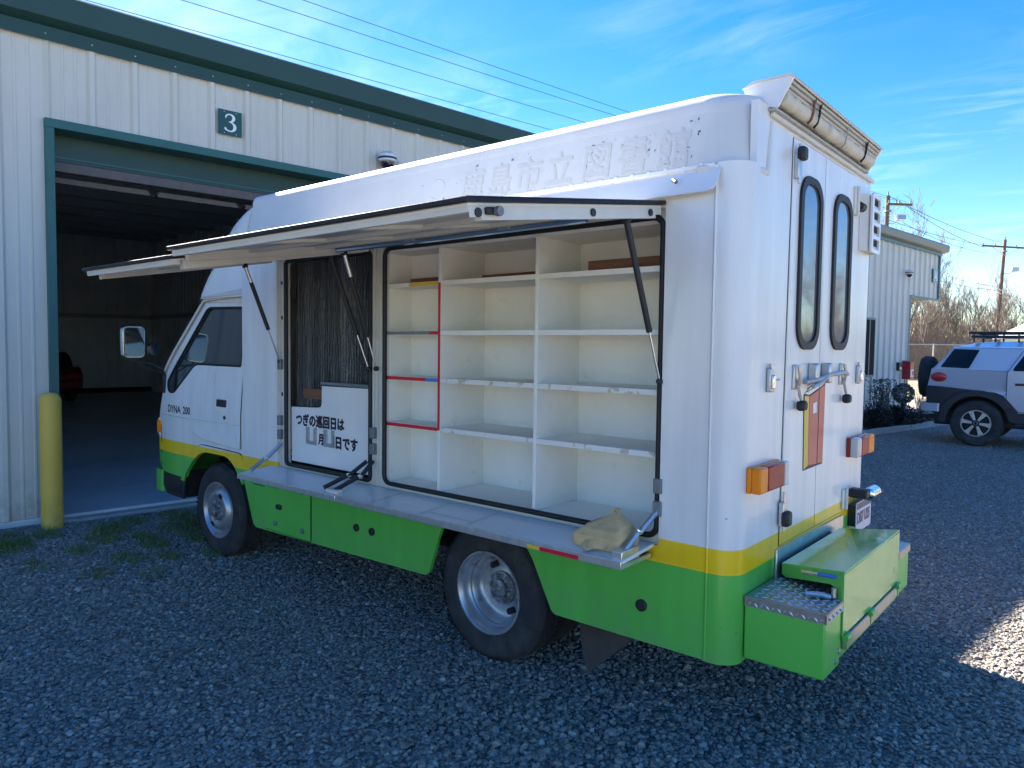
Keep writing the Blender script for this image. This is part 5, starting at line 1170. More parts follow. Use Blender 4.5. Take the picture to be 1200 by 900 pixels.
obj('rain_gutter', cab_left(MB().tube([(3.78, Y0 + 0.016, 2.062), (4.0, Y0 + 0.02, 2.055), (4.35, Y0 + 0.02, 2.045), (4.50, Y0 + 0.018, 2.035), (4.62, Y0 + 0.016, 1.93), (5.0, Y0 + 0.016, 1.585), (5.17, Y0 + 0.014, 1.425)], 0.014, 6)), 'cream_paint', T, smooth=60)
obj('gutter_wedge', MB().plate([(3.80, 2.058), (3.80, 2.105), (4.10, 2.086), (4.47, 2.058)], [], 'y', -0.06, -0.020), 'cream_paint', T, smooth=0)
# wheel well, step panel, bumper, lamp
ww = MB(); ww.box(3.78, 4.84, -0.52, -0.48, 0.40, 0.9).box(3.70, 4.74, -0.5, -0.06, 0.86, 0.88).box(3.69, 3.72, -0.5, -0.03, 0.34, 0.84).box(4.79, 4.81, -0.5, -0.06, 0.40, 0.62)
obj('wheel_well', ww, 'chassis_black', T, smooth=0)
st = obj('step_panel', cab_left(MB().plate([(4.765, 0.575), (4.79, 0.395), (5.12, 0.40), (5.20, 0.46), (5.20, 0.583)], [], 'y', -0.05, Y0 - 0.001)), 'black_plastic', T, bevel=0.006)
for z in (0.43, 0.455, 0.48): obj('step_rib', cab_left(MB().box(4.82, 5.08, Y0 - 0.001, Y0 + 0.006, z, z + 0.012)), 'black_plastic', st, smooth=0)
obj('front_bumper', MB().prism(fillet([(5.20, -0.035), (5.36, -0.05), (5.41, -0.14), (5.44, -0.6), (5.44, -1.29), (5.41, -1.75), (5.36, -1.84), (5.20, -1.855), (5.20, -1.80), (5.33, -1.74), (5.36, -1.29), (5.36, -0.6), (5.33, -0.15), (5.20, -0.09)], .03), 'z', 0.40, 0.588), 'green_paint', T, bevel=0.015, smooth=50)
ts = obj('turn_lamp', MB().box(5.225, 5.318, -0.10, -0.045, 0.905, 1.02), 'amber_lens', T, bevel=0.012)
obj('lamp_bezel', MB().box(5.20, 5.30, -0.12, -0.052, 0.885, 1.04), 'white_paint', ts, bevel=0.006)
# mirrors
MX, MY = 5.16, 0.20
mh = obj('side_mirror', MB().prism(fillet([(MY - 0.085, 1.565), (MY + 0.085, 1.565), (MY + 0.09, 1.825), (MY - 0.09, 1.825)], 0.045, 5), 'x', MX, MX + 0.055), 'chrome', T, bevel=0.015)
obj('mirror_glass', MB().prism(fillet([(MY - 0.076, 1.574), (MY + 0.076, 1.574), (MY + 0.081, 1.816), (MY - 0.081, 1.816)], 0.04, 5), 'x', MX - 0.004, MX - 0.0005).warp(lambda x, y, z: (x - (1.83 - z) * 0.03 - 0.004 + (z - 1.70) * 0.16 * 0, y, z)), 'mirror', mh, smooth=0)
obj('mirror_arm', MB().tube([(MX + 0.03, MY, 1.57), (MX + 0.02, MY - 0.02, 1.53), (MX + 0.0, 0.06, 1.51), (MX - 0.02, -0.03, 1.46), (MX - 0.02, -0.055, 1.30)], 0.011, 8).tube([(MX + 0.02, MY - 0.05, 1.53), (MX + 0.01, 0.06, 1.46), (MX - 0.02, -0.04, 1.42)], 0.008, 6), 'black_plastic', mh)
obj('mirror_base', MB().box(MX - 0.045, MX + 0.005, -0.065, -0.03, 1.26, 1.42), 'black_plastic', mh, bevel=0.01)
obj('wide_mirror', MB().prism(fillet([(-0.01, 1.60), (0.075, 1.58), (0.09, 1.67), (0.02, 1.70)], 0.035, 5), 'x', MX - 0.01, MX + 0.03), 'dark_glass', mh, bevel=0.01)

# ---- rear step
def lozenges(plane, u0, u1, v0, v1, h, pitch=0.034):
    mb = MB(); i = 0; u = u0 + pitch * 0.5
    while u < u1 - pitch * 0.3:
        j = 0; v = v0 + pitch * 0.5
        while v < v1 - pitch * 0.3:
            a = rad(45 if (i + j) % 2 else -45); ca, sa = math.cos(a), math.sin(a); l, w = pitch * 0.56, pitch * 0.19
            P4 = [(u + l * ca, v + l * sa), (u - w * sa, v + w * ca), (u - l * ca, v - l * sa), (u + w * sa, v - w * ca)]
            f3 = {'z': lambda p, k: (p[0], p[1], h + k), 'y': lambda p, k: (p[0], h + k, p[1]), 'x': lambda p, k: (h - k, p[0], p[1])}[plane]
            mb.add([f3(p, 0) for p in P4] + [f3((u + l * .5 * ca, v + l * .5 * sa), 0.004), f3((u - l * .5 * ca, v - l * .5 * sa), 0.0022)], [(0, 1, 4), (0, 4, 3), (1, 2, 5), (2, 3, 5), (1, 5, 4), (3, 4, 5)])
            v += pitch; j += 1
        u += pitch; i += 1
    return mb
SX = -0.33
sl_ = obj('step_box', MB().box(SX, -0.004, -0.300, -0.092, 0.405, 0.668), 'green_paint', T, bevel=0.008)
obj('tread_plate', MB().box(SX - 0.004, -0.006, -0.50, -0.088, 0.667, 0.672), 'checker_plate', sl_, smooth=0)
obj('tread_edge', MB().box(SX - 0.004, -0.006, -0.092, -0.088, 0.632, 0.667).box(SX - 0.006, SX - 0.001, -0.302, -0.088, 0.632, 0.667), 'checker_plate', sl_, smooth=0)
for (y, z) in ((-0.235, 0.455), (-0.275, 0.55)): obj('step_bolt', MB().lathe([(0.012, 0), (0.012, -0.006), (0, -0.008)], 'x', (SX, y, 0.44 if y > -0.25 else 0.47), 8), 'steel', sl_)
obj('tread_pattern', lozenges('z', SX - 0.002, -0.01, -0.48, -0.09, 0.6721), 'aluminium', sl_, smooth=0, kind='stuff')
obj('tread_pattern', lozenges('y', SX, -0.008, 0.633, 0.667, -0.0879, 0.024), 'aluminium', sl_, smooth=0, kind='stuff')
obj('tread_pattern', lozenges('x', -0.30, -0.09, 0.633, 0.667, SX - 0.0061, 0.024), 'aluminium', sl_, smooth=0, kind='stuff')
sr = obj('step_box', MB().box(SX, -0.004, -1.50, -1.262, 0.44, 0.668), 'green_paint', T, bevel=0.008)
obj('tread_plate', MB().box(SX - 0.004, -0.006, -1.504, -1.10, 0.667, 0.672), 'checker_plate', sr, smooth=0)
obj('tread_edge', MB().box(SX - 0.006, SX - 0.001, -1.504, -1.262, 0.632, 0.667), 'checker_plate', sr, smooth=0)
fo = obj('folding_step', MB().box(SX - 0.006, SX + 0.006, -1.252, -0.305, 0.52, 0.782), 'green_worn', T, bevel=0.003)
obj('step_top', MB().add([(SX - 0.006, -0.305, 0.792), (SX - 0.006, -1.252, 0.792), (-0.03, -1.30, 0.738), (-0.03, -0.44, 0.738), (SX - 0.006, -0.305, 0.782), (SX - 0.006, -1.252, 0.782), (-0.03, -1.30, 0.728), (-0.03, -0.44, 0.728)],
    [(0, 1, 2, 3), (7, 6, 5, 4), (0, 4, 5, 1), (1, 5, 6, 2), (2, 6, 7, 3), (3, 7, 4, 0)]), 'green_worn', fo, bevel=0.003, smooth=0)
# side cheek: shallow under the top, deep at the outer end
ck_ = MB(); ylo, yhi = -0.305, -0.44
def ck(x): return ylo + (yhi - ylo) * (x - SX) / (-0.03 - SX)
pts = [(SX - 0.004, 0.789), (-0.034, 0.736), (-0.034, 0.69), (-0.06, 0.683), (SX + 0.055, 0.722), (SX + 0.03, 0.715), (SX + 0.02, 0.69), (SX + 0.02, 0.52), (SX - 0.004, 0.52)]
ck_.plate(pts, [], 'y', 0.0, -0.006); ck_.warp(lambda x, y, z: (x, ck(x) + y, z))
obj('step_cheek', ck_, 'green_worn', fo, smooth=0)
obj('cheek_tape', MB().tube([(SX + 0.065, ck(SX + 0.065) + 0.003, 0.755), (SX + 0.19, ck(SX + 0.19) + 0.003, 0.733)], 0.009, 6), 'aluminium', fo)
obj('cheek_tape', MB().tube([(SX + 0.03, ck(SX + 0.03) + 0.005, 0.762), (SX + 0.11, ck(SX + 0.11) + 0.005, 0.748)], 0.009, 6), 'blue_tape', fo)
obj('step_inside', MB().box(SX + 0.03, -0.02, -1.25, -0.47, 0.676, 0.728), 'chassis_black', fo, smooth=0)
obj('step_latch', MB().tube([(SX + 0.04, -0.285, 0.682), (SX + 0.07, -0.27, 0.688), (SX + 0.13, -0.255, 0.684)], 0.012, 8).cyl((SX + 0.03, -0.295, 0.68), (SX + 0.03, -0.295, 0.72), 0.01, 8), 'steel', fo)
obj('lower_panel', MB().box(SX + 0.004, -0.02, -1.262, -0.30, 0.43, 0.52), 'green_paint', fo, smooth=0)
obj('kick_strip', MB().box(SX - 0.014, SX + 0.003, -1.25, -0.325, 0.462, 0.515), 'checker_plate', fo, bevel=0.003)
for y in (-0.345, -0.72, -1.22):
    obj('step_hinge', MB().cyl((SX - 0.014, y - 0.03, 0.512), (SX - 0.014, y + 0.03, 0.512), 0.014, 10).box(SX - 0.017, SX - 0.006, y - 0.012, y + 0.012, 0.46, 0.512), 'green_paint', fo, smooth=50)

# crumpled canvas bag on the folded shelf
from mathutils import noise as mnoise
def bag():
    mb = MB(); base = rrect(0.425, 0.665, 0.045, 0.205, 0.03, 16); n = len(base); rings = []; K = 34
    for k in range(K + 1):
        g = k / K; h = 0.155 * g
        q = 1.0 if h < 0.05 else max(0.05, 1 - ((h - 0.05) / 0.105) ** 0.9 * 0.97)
        if k == 0: q = 0.96
        t_ = max(0.0, (h - 0.05) / 0.105); ring = []
        cx, cy = 0.545 + (0.512 - 0.545) * t_, 0.125 + (0.085 - 0.125) * t_
        for i, p in enumerate(base):
            qx = q if t_ == 0 else max(q, 0.20)
            x = cx + (p[0] - 0.545) * qx; y = cy + (p[1] - 0.125) * q
            zz = 0.844 - 0.0905 * max(0, min(0.27, y)) + h
            v = Vector((x, y, zz)); c_ = Vector((cx, cy, zz)); d = (v - c_); d = d.normalized() if d.length > 1e-5 else Vector((0, 0, 1))
            r1 = 1 - abs(mnoise.noise(v * 13 + Vector((3, 1, 2)))) * 2; r2 = 1 - abs(mnoise.noise(v * 27)) * 2; r3 = mnoise.noise(v * 7 + Vector((9, 4, 1)))
            amp = min(1.0, k / 4.0)
            v += d * (0.008 * r1 + 0.004 * r2 + 0.012 * r3) * (0.5 + 0.5 * amp) + Vector((0, 0, 0.010 * r3 + 0.005 * r1)) * amp * (1 if k < K else 1)
            ring.append(tuple(v))
        rings.append(ring)
    return mb.loft(rings)
bg_ = obj('canvas_bag', bag(), 'canvas', None, smooth=22)
tag(bg_, 'crumpled tan canvas bag lying on the folded down white shelf', 'bag')
obj('bag_flap', MB().add([(0.60, 0.205, 0.862), (0.55, 0.21, 0.872), (0.47, 0.205, 0.868), (0.575, 0.25, 0.828), (0.552, 0.262, 0.8275), (0.53, 0.232, 0.835), (0.49, 0.225, 0.838), (0.60, 0.23, 0.836)], [(0, 1, 3, 7), (1, 4, 3), (1, 5, 4), (1, 2, 6, 5)]), 'canvas', bg_, smooth=60)
obj('bag_handle', MB().tube([(0.535, 0.085, 0.955), (0.518, 0.09, 0.975), (0.50, 0.085, 0.955)], 0.008, 6), 'black_plastic', bg_)
#END_TRUCK

# ------------------------------------------------------------------ off-road vehicle parked by the office, nose towards -x
SUV = thing('parked_suv', 'silver off-road SUV with white roof and roof rack parked by the office building', 'SUV', (0.865, -13.50, 0))
HW = 0.90
def sw(x, y, z):
    k = max(0.0, z - 1.36) * 0.24 + max(0.0, -x - 2.6) ** 2 * 0.12 + max(0.0, x - 0.45) ** 2 * 0.35
    return (x, y * (1 - k / HW), z)
def sideplate(poly, y, t_=0.012, holes=()):
    return MB().plate(poly, list(holes), 'y', y - t_, y).warp(sw)
arch = lambda cx, r: arc(cx, 0.42, r, 0, 180, 12)
low = [(0.80, 0.62), (0.815, 1.00), (0.745, 1.39), (-0.43, 1.36), (-1.95, 1.33), (-3.2, 1.20), (-3.36, 1.05), (-3.38, 0.62)] + [(-2.69 - 0.50, 0.50)] + [(p[0], p[1]) for p in arc(-2.69, 0.42, 0.50, 172, 8, 10)] + [(-0.52, 0.46)] + [(p[0], p[1]) for p in arc(0.0, 0.42, 0.50, 175, 5, 10)]
obj('body', MB().prism(low, 'y', -HW, HW).warp(sw), 'suv_silver', SUV, bevel=0.03, smooth=40)
top_ = [(0.735, 1.38), (0.43, 1.755), (0.30, 1.785), (-1.45, 1.77), (-1.56, 1.74), (-1.98, 1.34)]
mb = MB().prism(top_, 'y', -HW, HW).warp(sw)
obj('greenhouse', mb, 'suv_silver', SUV, bevel=0.025, smooth=40)
mb = MB(); secs = []
for x, zt, w in ((0.47, 1.765, .66), (0.43, 1.80, .72), (0.10, 1.865, .78), (-0.6, 1.895, .79), (-1.3, 1.875, .78), (-1.55, 1.79, .74), (-1.58, 1.76, .70)):
    secs.append([(x, -w, 1.745), (x, -w + 0.02, min(zt, 1.80)), (x, -w * 0.6, zt), (x, 0, zt + 0.02), (x, w * 0.6, zt), (x, w - 0.02, min(zt, 1.80)), (x, w, 1.745)])
obj('roof', mb.loft(secs), 'suv_white', SUV, smooth=40)
g_ = obj('rear_side_window', sideplate(fillet([(0.40, 1.755), (0.0, 1.74), (0.15, 1.405), (0.60, 1.42)], .02), HW + 0.004, 0.008), 'suv_glass', SUV, smooth=0)
obj('rear_side_window', sideplate(fillet([(0.40, 1.755), (0.0, 1.74), (0.15, 1.405), (0.60, 1.42)], .02), -HW + 0.004, 0.008), 'suv_glass', SUV, smooth=0)
for s_ in (1, -1):
    y = s_ * (HW + 0.006)
    dpoly = fillet([(-0.44, 0.66), (-0.44, 1.345), (-0.66, 1.745), (-1.50, 1.735), (-1.86, 1.345), (-1.90, 0.66)], [.05, .03, .05, .04, .02, .1])
    wpoly = fillet([(-0.50, 1.375), (-0.70, 1.715), (-1.48, 1.705), (-1.80, 1.375)], .06)
    d_ = obj('door', sideplate(dpoly, y if s_ > 0 else y + 0.008, 0.008), 'suv_silver', SUV, bevel=0.004, smooth=0)
    obj('door_seam', MB().tube([(p[0], s_ * (HW + 0.003), p[1]) for p in dpoly], 0.006, 4, closed=True).warp(sw), 'suv_black', d_)
    obj('door_window', sideplate(wpoly, y + s_ * 0.004 if s_ > 0 else y + 0.004, 0.008), 'suv_glass', d_, smooth=0)
    obj('door_handle', MB().box(-0.72, -0.56, s_ * 0.91 - 0.015, s_ * 0.91 + 0.02, 1.12, 1.16), 'suv_black', d_, bevel=0.008)
    # dark cladding: rear quarter and arch flare, sill, front flare
    cl = [(0.815, 0.63), (0.82, 1.07), (0.62, 1.065), (-0.28, 0.985), (-0.40, 0.93), (-0.62, 0.66), (-0.56, 0.46)] + [(p[0], p[1]) for p in arc(0.0, 0.42, 0.485, 172, 5, 10)]
    obj('arch_flare', sideplate(cl, s_ * (HW + 0.03) if s_ > 0 else -HW + 0.0, 0.03), 'suv_black', SUV, bevel=0.012, smooth=0)
    flare = [(p[0], p[1]) for p in arc(0.0, 0.42, 0.60, -2, 150, 12)] + [(p[0], p[1]) for p in arc(0.0, 0.42, 0.485, 150, -2, 12)]
    obj('flare_edge', sideplate(flare, s_ * (HW + 0.06) if s_ > 0 else -HW - 0.03, 0.04), 'suv_black', SUV, bevel=0.014, smooth=0)
    flare = [(p[0], p[1]) for p in arc(-2.69, 0.42, 0.60, -2, 182, 14)] + [(p[0], p[1]) for p in arc(-2.69, 0.42, 0.485, 182, -2, 12)]
    obj('flare_edge', sideplate(flare, s_ * (HW + 0.05) if s_ > 0 else -HW - 0.01, 0.05), 'suv_black', SUV, bevel=0.014, smooth=0)
    obj('sill', MB().box(-2.15, -0.50, s_ * HW - 0.04, s_ * HW + 0.02, 0.44, 0.64), 'suv_black', SUV, bevel=0.02)
    obj('step_bar', MB().cyl((-2.1, s_ * 0.97, 0.42), (-0.60, s_ * 0.97, 0.42), 0.035, 10), 'suv_black', SUV)
    obj('tail_lamp', MB().lathe([(0.0, 0.02), (0.55, 0.016), (0.9, 0.006), (1.0, -0.01)], 'y', (0, s_ * HW, 0), 20).warp(lambda x, y, z: (0.625 + 0.135 * x, y, 1.235 + 0.088 * z)).warp(lambda x, y, z: sw(x, y + s_ * 0.004, z)), 'suv_red', SUV)
    bm_ = obj('bumper_corner', MB().prism(fillet([(0.58, s_ * 0.94), (0.86, s_ * 0.90), (0.94, s_ * 0.72), (0.94, s_ * 0.25), (0.80, s_ * 0.25), (0.60, s_ * 0.80)], .05), 'z', 0.595, 0.745), 'suv_silver', SUV, bevel=0.015)
    for cx in (0.0, -2.69):
        obj('wheel_well', MB().box(cx - 0.55, cx + 0.55, s_ * 0.60 - 0.02, s_ * 0.60 + 0.02, 0.36, 0.98), 'chassis_black', SUV, smooth=0)
        yo = s_ * 0.935
        sg = s_
        w_ = obj('wheel', MB().lathe([(0.235, 0), (0.25, sg * 0.012), (0.33, sg * 0.02), (0.385, sg * 0.006), (0.41, -sg * 0.03), (0.42, -sg * 0.07), (0.42, -sg * 0.18), (0.40, -sg * 0.24), (0.3, -sg * 0.255), (0.235, -sg * 0.24)], 'y', (cx, yo, 0.42), 40, closed=True), 'tyre', SUV)
        obj('rim', MB().lathe([(0.242, sg * 0.004), (0.236, sg * 0.014), (0.222, sg * 0.014), (0.214, -sg * 0.01), (0.205, -sg * 0.1), (0.0, -sg * 0.1)], 'y', (cx, yo, 0.42), 36, caps=False), 'suv_black', w_)
        obj('rim_edge', MB().lathe([(0.242, sg * 0.006), (0.236, sg * 0.016), (0.222, sg * 0.016), (0.218, sg * 0.004)], 'y', (cx, yo, 0.42), 36, closed=True), 'wheel_silver', w_)
        for k in range(6):
            a = rad(60 * k + 8); ca, sa = math.cos(a), math.sin(a)
            q = [(0.05, -0.020), (0.10, -0.024), (0.19, -0.034), (0.226, -0.060), (0.226, 0.060), (0.19, 0.034), (0.10, 0.024), (0.05, 0.020)]
            sp_ = MB().plate([(u, v) for u, v in q], [], 'y', yo - sg * 0.02, yo + sg * 0.006).warp(lambda x, y, z: (cx + x * ca - z * sa, y, 0.42 + x * sa + z * ca))
            obj('spoke', sp_, 'aluminium', w_, bevel=0.004, smooth=0)
        obj('hub_cap', MB().lathe([(0.062, -sg * 0.0), (0.060, sg * 0.014), (0.035, sg * 0.018), (0.0, sg * 0.016)], 'y', (cx, yo, 0.42), 20), 'suv_black', w_)
        obj('hub_ring', MB().lathe([(0.034, sg * 0.018), (0.03, sg * 0.022), (0.026, sg * 0.018)], 'y', (cx, yo, 0.42), 16), 'wheel_silver', w_)
obj('underbody', MB().box(-3.2, 0.72, -0.66, 0.66, 0.34, 0.62), 'suv_black', SUV, bevel=0.03)
obj('bumper_centre', MB().box(0.78, 0.93, -0.26, 0.26, 0.57, 0.72), 'suv_black', SUV, bevel=0.02)
obj('tow_hitch', MB().box(0.8, 1.05, -0.04, 0.04, 0.40, 0.47), 'suv_black', SUV, bevel=0.01)
sp_ = obj('spare_wheel', MB().lathe([(0.18, -0.13), (0.30, -0.13), (0.36, -0.12), (0.40, -0.08), (0.405, 0.06), (0.37, 0.115), (0.28, 0.125), (0.16, 0.115), (0.0, 0.11)], 'x', (0.95, 0.0, 1.205), 40), 'tyre', SUV)
obj('spare_rim', MB().lathe([(0.20, 0.126), (0.19, 0.132), (0.10, 0.13), (0, 0.13)], 'x', (0.95, 0.0, 1.205), 24), 'wheel_silver', sp_)
obj('rear_window', MB().plate(fillet([(-0.6, 1.42), (0.6, 1.42), (0.48, 1.72), (-0.48, 1.72)], .04), [], 'x', 0.0, 0.01).warp(lambda x, y, z: (x + 0.735 - (z - 1.38) * 0.80, y, z)), 'suv_glass', SUV, smooth=0)
obj('windscreen', MB().plate(fillet([(-0.70, 1.39), (0.70, 1.39), (0.6, 1.72), (-0.6, 1.72)], .04), [], 'x', -0.012, 0.0).warp(lambda x, y, z: (x - 1.95 + (z - 1.38) * 1.05, y, z)), 'suv_glass', SUV, smooth=0)
for s_ in (1, -1):
    obj('headlamp', MB().lathe([(0.10, 0), (0.09, -0.03), (0.0, -0.04)], 'x', (-3.36, s_ * 0.55, 0.98), 18), 'clear_lens', SUV)
    obj('door_mirror', MB().box(-1.80, -1.66, s_ * 0.93 - 0.09, s_ * 0.93 + 0.09, 1.34, 1.52), 'suv_black', SUV, bevel=0.04)
obj('grille', MB().box(-3.39, -3.37, -0.40, 0.40, 0.86, 1.10), 'suv_black', SUV, bevel=0.01)
obj('front_bumper', MB().box(-3.50, -3.36, -0.85, 0.85, 0.55, 0.76), 'suv_black', SUV, bevel=0.04)
rk = obj('roof_rack', MB().tube([(0.16, 0.56, 1.985), (-1.35, 0.56, 1.985)], 0.022, 8), 'suv_black', SUV)
for a, b, r in (((0.16, -0.56, 1.985), (-1.35, -0.56, 1.985), .022), ((0.16, 0.56, 1.985), (0.16, -0.56, 1.985), .022), ((-1.35, 0.56, 1.985), (-1.35, -0.56, 1.985), .022), ((0.20, 0.57, 2.055), (-1.38, 0.57, 2.055), .020), ((0.20, -0.57, 2.055), (-1.38, -0.57, 2.055), .020), ((0.20, 0.57, 2.055), (0.20, -0.57, 2.055), .020)):
    obj('rack_rail', MB().cyl(a, b, r, 8), 'suv_black', rk)
for x in (0.13, -0.2, -0.55, -0.9, -1.3):
    obj('rack_bar', MB().box(x - 0.03, x + 0.03, -0.55, 0.55, 1.965, 1.985), 'suv_black', rk, smooth=0)
    for s_ in (1, -1):
        obj('rack_post', MB().cyl((x, s_ * 0.565, 1.88), (x, s_ * 0.565, 2.05), 0.016, 6), 'suv_black', rk)

# ------------------------------------------------------------------ office building with the projecting upper storey
OFF = 0.60
A = thing('office_building', 'pale ribbed metal office building with overhanging upper storey behind the SUV', 'building', W(0, OFF), WALL_AZ)
AC, AE, AU, AT = -20.15, -22.47, 3.235, 4.53
acut = [-14.0 - 1.2 * k for k in range(6)] + [AC]
for a, b in zip(acut[:-1], acut[1:]):
    if a > -18.1 and b < -17.0: pass
    obj('wall_panel', sheet(b, a, 0.02, AT + 0.02, rib=0.40, phase=-0.1, h=0.045, minor=False), 'wall_metal_far', A, smooth=0)
for a, b in ((AC, AC - 1.2), (AC - 1.2, AE)):
    obj('wall_panel', sheet(b, a, AU, AT + 0.02, rib=0.40, phase=-0.1, h=0.045, minor=False), 'wall_metal_far', A, smooth=0)
obj('end_wall', MB().box(AE, AE + 0.03, -8, -0.01, AU, AT), 'wall_metal_far', A, smooth=0)
obj('lower_end_wall', MB().box(AC, AC + 0.03, -8, -0.01, 0.0, AU), 'wall_metal_far', A, smooth=0)
obj('near_end_wall', MB().box(-14.03, -14.0, -8, -0.01, 0.0, AT), 'wall_metal_far', A, smooth=0)
obj('back_wall', MB().box(AE, -14.0, -8.05, -8.0, 0.0, AT), 'wall_metal_far', A, smooth=0)
obj('soffit', MB().box(AE + 0.03, AC - 0.002, -8, -0.01, AU - 0.02, AU + 0.01), 'door_brown', A, smooth=0)
obj('corner_trim', MB().box(AC - 0.02, AC + 0.06, -0.03, 0.055, 0.0, AU - 0.02), 'trim_teal', A, smooth=0)
obj('corner_trim', MB().box(AE - 0.02, AE + 0.06, -0.03, 0.055, AU - 0.03, AT), 'trim_teal', A, smooth=0)
obj('soffit_trim', MB().box(AE - 0.02, AC + 0.06, 0.03, 0.06, AU - 0.06, AU), 'trim_teal', A, smooth=0)
obj('eave_band', MB().box(AE - 0.05, -13.9, 0.03, 0.07, AT - 0.03, AT + 0.05), 'trim_teal', A, smooth=0)
obj('eave_trim', MB().prism(fillet([(0.02, AT + 0.05), (0.20, AT + 0.09), (0.22, AT + 0.26), (0.15, AT + 0.31), (-0.1, AT + 0.31), (-0.1, AT + 0.05)], .02), 'x', AE - 0.22, -13.9), 'trim_grey', A, smooth=0)
obj('roof', MB().box(AE - 0.1, -13.9, -8.1, -0.1, AT + 0.16, AT + 0.25), 'roof_metal', A, smooth=0)
wf = obj('window', MB().box(-17.72, -16.9, 0.046, 0.075, 1.05, 2.52), 'trim_teal', A, bevel=0.006)
obj('pane', MB().box(-17.67, -16.95, 0.0755, 0.080, 1.10, 2.47), 'office_glass', wf, smooth=0)
obj('mullion', MB().box(-17.36, -17.31, 0.0805, 0.09, 1.10, 2.47), 'trim_teal', wf, smooth=0)
lt = thing('letter_sign', 'small blue sign with white letter A on the overhanging upper storey', 'sign', W(-22.06, OFF + 0.047, 3.70), WALL_AZ)
obj('sign_plate', MB().box(-0.19, 0.19, 0, 0.012, 0, 0.40), 'sign_blue', lt)
text('letter', 'A', 0.40, 'sign_white', lt, (0.145, 0.014, 0.055), (-1, 0, 0), (0, 0, 1), 0.001, heavy=0.008)
dome_camera(W(-19.75, OFF + 0.02, 3.80), WALL_AZ, 'small dome security camera on the office wall left of the letter sign', 0.9)
rb = thing('alarm_box', 'red metal box with white front fixed to the corner of the office wall', 'box', W(-19.88, OFF + 0.046, 0.95), WALL_AZ)
obj('case', MB().box(-0.14, 0.14, 0.0, 0.20, 0, 0.46), 'extinguisher_red', rb, bevel=0.01)
obj('face_label', MB().box(-0.115, 0.115, 0.2005, 0.204, 0.06, 0.26), 'sign_white', rb, smooth=0)
obj('face_stripe', MB().box(-0.10, 0.02, 0.2045, 0.206, 0.10, 0.22), 'extinguisher_red', rb, smooth=0)
obj('top_lid', MB().prism([(0.0, 0.4605), (0.215, 0.4605), (0.20, 0.475), (0.0, 0.495)], 'x', -0.15, 0.15), 'extinguisher_red', rb, smooth=0)
obj('conduit', MB().cyl((0.0, 0.03, -0.95), (0.0, 0.03, 0.0), 0.025, 8), 'galvanised', rb)
kb = thing('key_box', 'small black box on the office wall left of the red box', 'box', W(-19.38, OFF + 0.046, 1.18), WALL_AZ)
obj('case', MB().box(-0.10, 0.10, 0.0, 0.08, 0, 0.22), 'black_plastic', kb, bevel=0.01)
obj('plate', MB().box(-0.07, 0.07, 0.0805, 0.083, 0.03, 0.10), 'steel', kb, smooth=0)

# planting bed, kerb and shrubs
kd = Vector((-0.19, -0.98, 0)).normalized(); kn = Vector((0.98, -0.19, 0)).normalized()
kp = lambda t_, o_, z: Vector((2.90, -11.8, z)) + kd * t_ + kn * o_
k_i = 0
for k in range(5):
    a, b = k * 1.52, k * 1.52 + 1.50
    mb = MB().add([kp(a, 0, -0.05), kp(b, 0, -0.05), kp(b, 0.15, -0.05), kp(a, 0.15, -0.05), kp(a, 0.01, 0.11), kp(b, 0.01, 0.11), kp(b, 0.14, 0.11), kp(a, 0.14, 0.11)], [(3, 2, 1, 0), (4, 5, 6, 7), (0, 1, 5, 4), (1, 2, 6, 5), (2, 3, 7, 6), (3, 0, 4, 7)])
    if k == 0:
        kerb = obj('kerb', mb, 'concrete', None, bevel=0.015); tag(kerb, 'low concrete kerb along the planting bed', None, None, 'structure')
    else: obj('kerb_stone', mb, 'concrete', kerb, bevel=0.015)
bed = obj('planting_bed', MB().add([kp(0, 0.15, 0.03), kp(7.6, 0.15, 0.03), W(-20.3, OFF + 0.0, 0.03), W(-13, OFF + 0.0, 0.03)], [(0, 1, 2, 3)]), 'leaf_litter', None, smooth=0)
bed['kind'] = 'structure'; bed['label'] = 'brown mulch bed along the office wall'
rng = random.Random(4); mb = MB()
for k in range(2600):
    t_, o_ = rng.uniform(0.2, 7.2), rng.uniform(0.17, 1.3); p = kp(t_, o_, 0.035 + rng.random() * 0.03); a = rng.random() * 6.28; r_ = rng.uniform(0.02, 0.05); tilt = rng.uniform(-.5, .5)
    u = Vector((math.cos(a), math.sin(a), tilt)) * r_; v = Vector((-math.sin(a), math.cos(a), tilt)) * r_ * 0.6
    mb.add([p - u, p + v, p + u, p - v], [(0, 1, 2, 3)])
lf = obj('leaf_litter', mb, 'leaf_litter', None, smooth=0); tag(lf, 'fallen brown leaves on the mulch bed', 'leaves', None, 'stuff')

